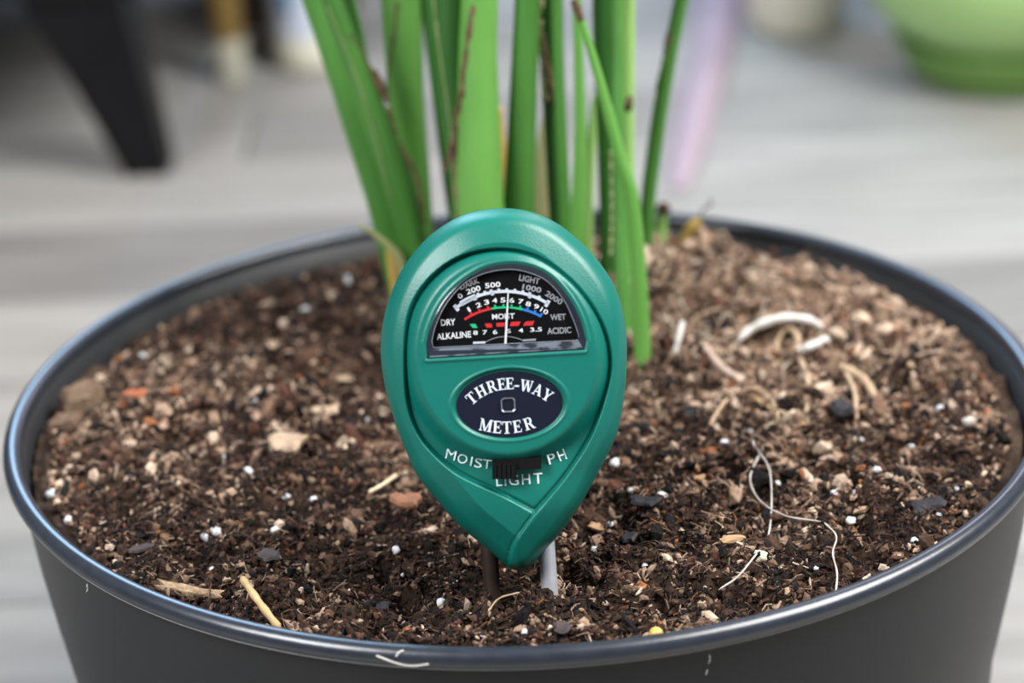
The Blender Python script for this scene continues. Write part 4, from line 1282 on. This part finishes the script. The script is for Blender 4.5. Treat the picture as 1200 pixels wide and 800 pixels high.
mk('seat', V * [0.85, 1.25, 1] + [mid[0] + 0.012, mid[1] + 0.01, FZ], F, m_oak, stool)

# dark low box behind the stool
bx = fl(300, 52) ; bx[1] = b_[1] + 0.05
dk = thing('dark_box', 'low dark brown box on the floor between the wooden stool legs', 'box', tuple(bx + [0.0, 0.06, 0]))
V, F = box(bx[0] - 0.015, bx[0] + 0.055, bx[1], bx[1] + 0.12, FZ, FZ + 0.11); mk('box_body', V, F, m_dkw, dk, smooth=False)
V, F = box(bx[0] - 0.017, bx[0] + 0.057, bx[1] - 0.002, bx[1] + 0.122, FZ + 0.11, FZ + 0.118); mk('box_lid', V, F, m_dkw, dk, smooth=False)

# small white and blue vase
m_por = new_mat('porcelain', (0.60, 0.66, 0.78), 0.25, 0.5)
m_crm = new_mat('porcelain_cream', (0.72, 0.70, 0.58), 0.35, 0.5)
m_blu = new_mat('porcelain_blue', (0.10, 0.26, 0.52), 0.25, 0.5)
c = fl(362, 76)
vase = thing('ceramic_vase', 'small white and blue ceramic vase with cream foot under the wooden stool', 'vase', tuple(c))
V, F = lathe([(0, FZ), (0.0165, FZ), (0.0185, FZ + 0.004), (0.0185, FZ + 0.018), (0.0180, FZ + 0.020)], 40, (c[0], c[1])); mk('foot', V, F, m_crm, vase, label='cream foot')
V, F = lathe([(0.0180, FZ + 0.019), (0.0185, FZ + 0.03), (0.0195, FZ + 0.055), (0.021, FZ + 0.10), (0.020, FZ + 0.15), (0.013, FZ + 0.18), (0.016, FZ + 0.20), (0.012, FZ + 0.198), (0.009, FZ + 0.18)], 40, (c[0], c[1])); mk('vase_body', V, F, m_por, vase)
for k in range(5):
    an = -2.0 + k * 2 * math.pi / 5
    pts = [np.array([c[0] + (rr_ + 0.0003) * math.cos(an), c[1] + (rr_ + 0.0003) * math.sin(an), FZ + z_]) for rr_, z_ in [(0.0188, 0.036), (0.0195, 0.055), (0.021, 0.10), (0.020, 0.15)]]
    V, F = tube(spline(pts, 14), 0.0035, 8, 0.25, (math.cos(an), math.sin(an), 0)); mk('stripe', V, F, m_blu, vase, label='blue stripe')

# pink ribbon on the floor
m_pink = new_mat('pink_satin', (0.40, 0.305, 0.355), 0.5, 0.3, (20, (0.37, 0.28, 0.33), 0.3))
pts = np.array([fl(795, 225), fl(812, 150), fl(832, 75), fl(846, 0), fl(856, -90)])
nn = 24; p = spline(pts, nn)
wv = np.array([1.0, 0, 0]) * 1.0
hw = np.interp(np.linspace(0, 1, nn), [0, 0.15, 1], [0.004, 0.009, 0.015])
wob = 0.0012 * np.sin(np.arange(nn) * 0.8) + 0.0016
V = np.vstack([p - wv * hw[:, None] + np.c_[np.zeros((nn, 2)), wob], p + wv * hw[:, None] + np.c_[np.zeros((nn, 2)), wob],
               p - wv * hw[:, None] + np.c_[np.zeros((nn, 2)), wob - 0.0006], p + wv * hw[:, None] + np.c_[np.zeros((nn, 2)), wob - 0.0006]])
F = []
for k in range(nn - 1):
    F += [[k, nn + k, nn + k + 1, k + 1], [2 * nn + k, 2 * nn + k + 1, 3 * nn + k + 1, 3 * nn + k], [k, k + 1, 2 * nn + k + 1, 2 * nn + k], [nn + k, 3 * nn + k, 3 * nn + k + 1, nn + k + 1]]
single('pink_ribbon', V, F, m_pink, 'pale pink satin ribbon running back along the floor right of the stems', 'ribbon')

# cream pot
m_cream = new_mat('cream_glaze', (0.70, 0.66, 0.55), 0.4, 0.5, (20, (0.62, 0.585, 0.485), 0.3))
c = fl(938, 44); c = c + np.array([0, 0.022, 0])
cp = thing('flower_pot', 'small cream flower pot on the floor left of the green planter', 'flower pot', tuple(c))
V, F = lathe([(0, FZ), (0.024, FZ), (0.027, FZ + 0.004), (0.032, FZ + 0.04), (0.036, FZ + 0.08), (0.034, FZ + 0.08), (0.03, FZ + 0.04), (0, FZ + 0.03)], 48, (c[0], c[1])); mk('pot_body', V, F, m_cream, cp)
V, F = lathe([(0.034, FZ + 0.076), (0.039, FZ + 0.078), (0.039, FZ + 0.092), (0.034, FZ + 0.092), (0.034, FZ + 0.076)], 48, (c[0], c[1])); mk('pot_rim', V, F, m_cream, cp)

# green planter on its saucer
m_grn = new_mat('green_glaze', (0.34, 0.53, 0.20), 0.35, 0.5, (14, (0.31, 0.49, 0.18), 0.3))
m_grd = new_mat('green_saucer', (0.15, 0.30, 0.06), 0.4, 0.5, (14, (0.13, 0.26, 0.05), 0.3))
c = fl(1204, 124); c = c + np.array([0.004, 0.057, 0])
gp = thing('green_planter', 'wide glossy light green planter standing in its saucer at upper right', 'planter', tuple(c))
V, F = lathe([(0, FZ), (0.044, FZ), (0.048, FZ + 0.003), (0.057, FZ + 0.019), (0.059, FZ + 0.021), (0.056, FZ + 0.0215), (0.052, FZ + 0.015), (0.044, FZ + 0.006), (0, FZ + 0.005)], 64, (c[0], c[1])); V = (V - [c[0], c[1], FZ]) * 1.09 + [c[0], c[1], FZ]; mk('saucer', V, F, m_grd, gp, label='darker green saucer')
V, F = lathe([(0, FZ + 0.007), (0.040, FZ + 0.007), (0.048, FZ + 0.020), (0.058, FZ + 0.027), (0.070, FZ + 0.040), (0.078, FZ + 0.060), (0.084, FZ + 0.10), (0.087, FZ + 0.11), (0.087, FZ + 0.12), (0.080, FZ + 0.12), (0.070, FZ + 0.06), (0, FZ + 0.04)], 64, (c[0], c[1])); V = (V - [c[0], c[1], FZ]) * 1.09 + [c[0], c[1], FZ]; mk('planter_body', V, F, m_grn, gp)
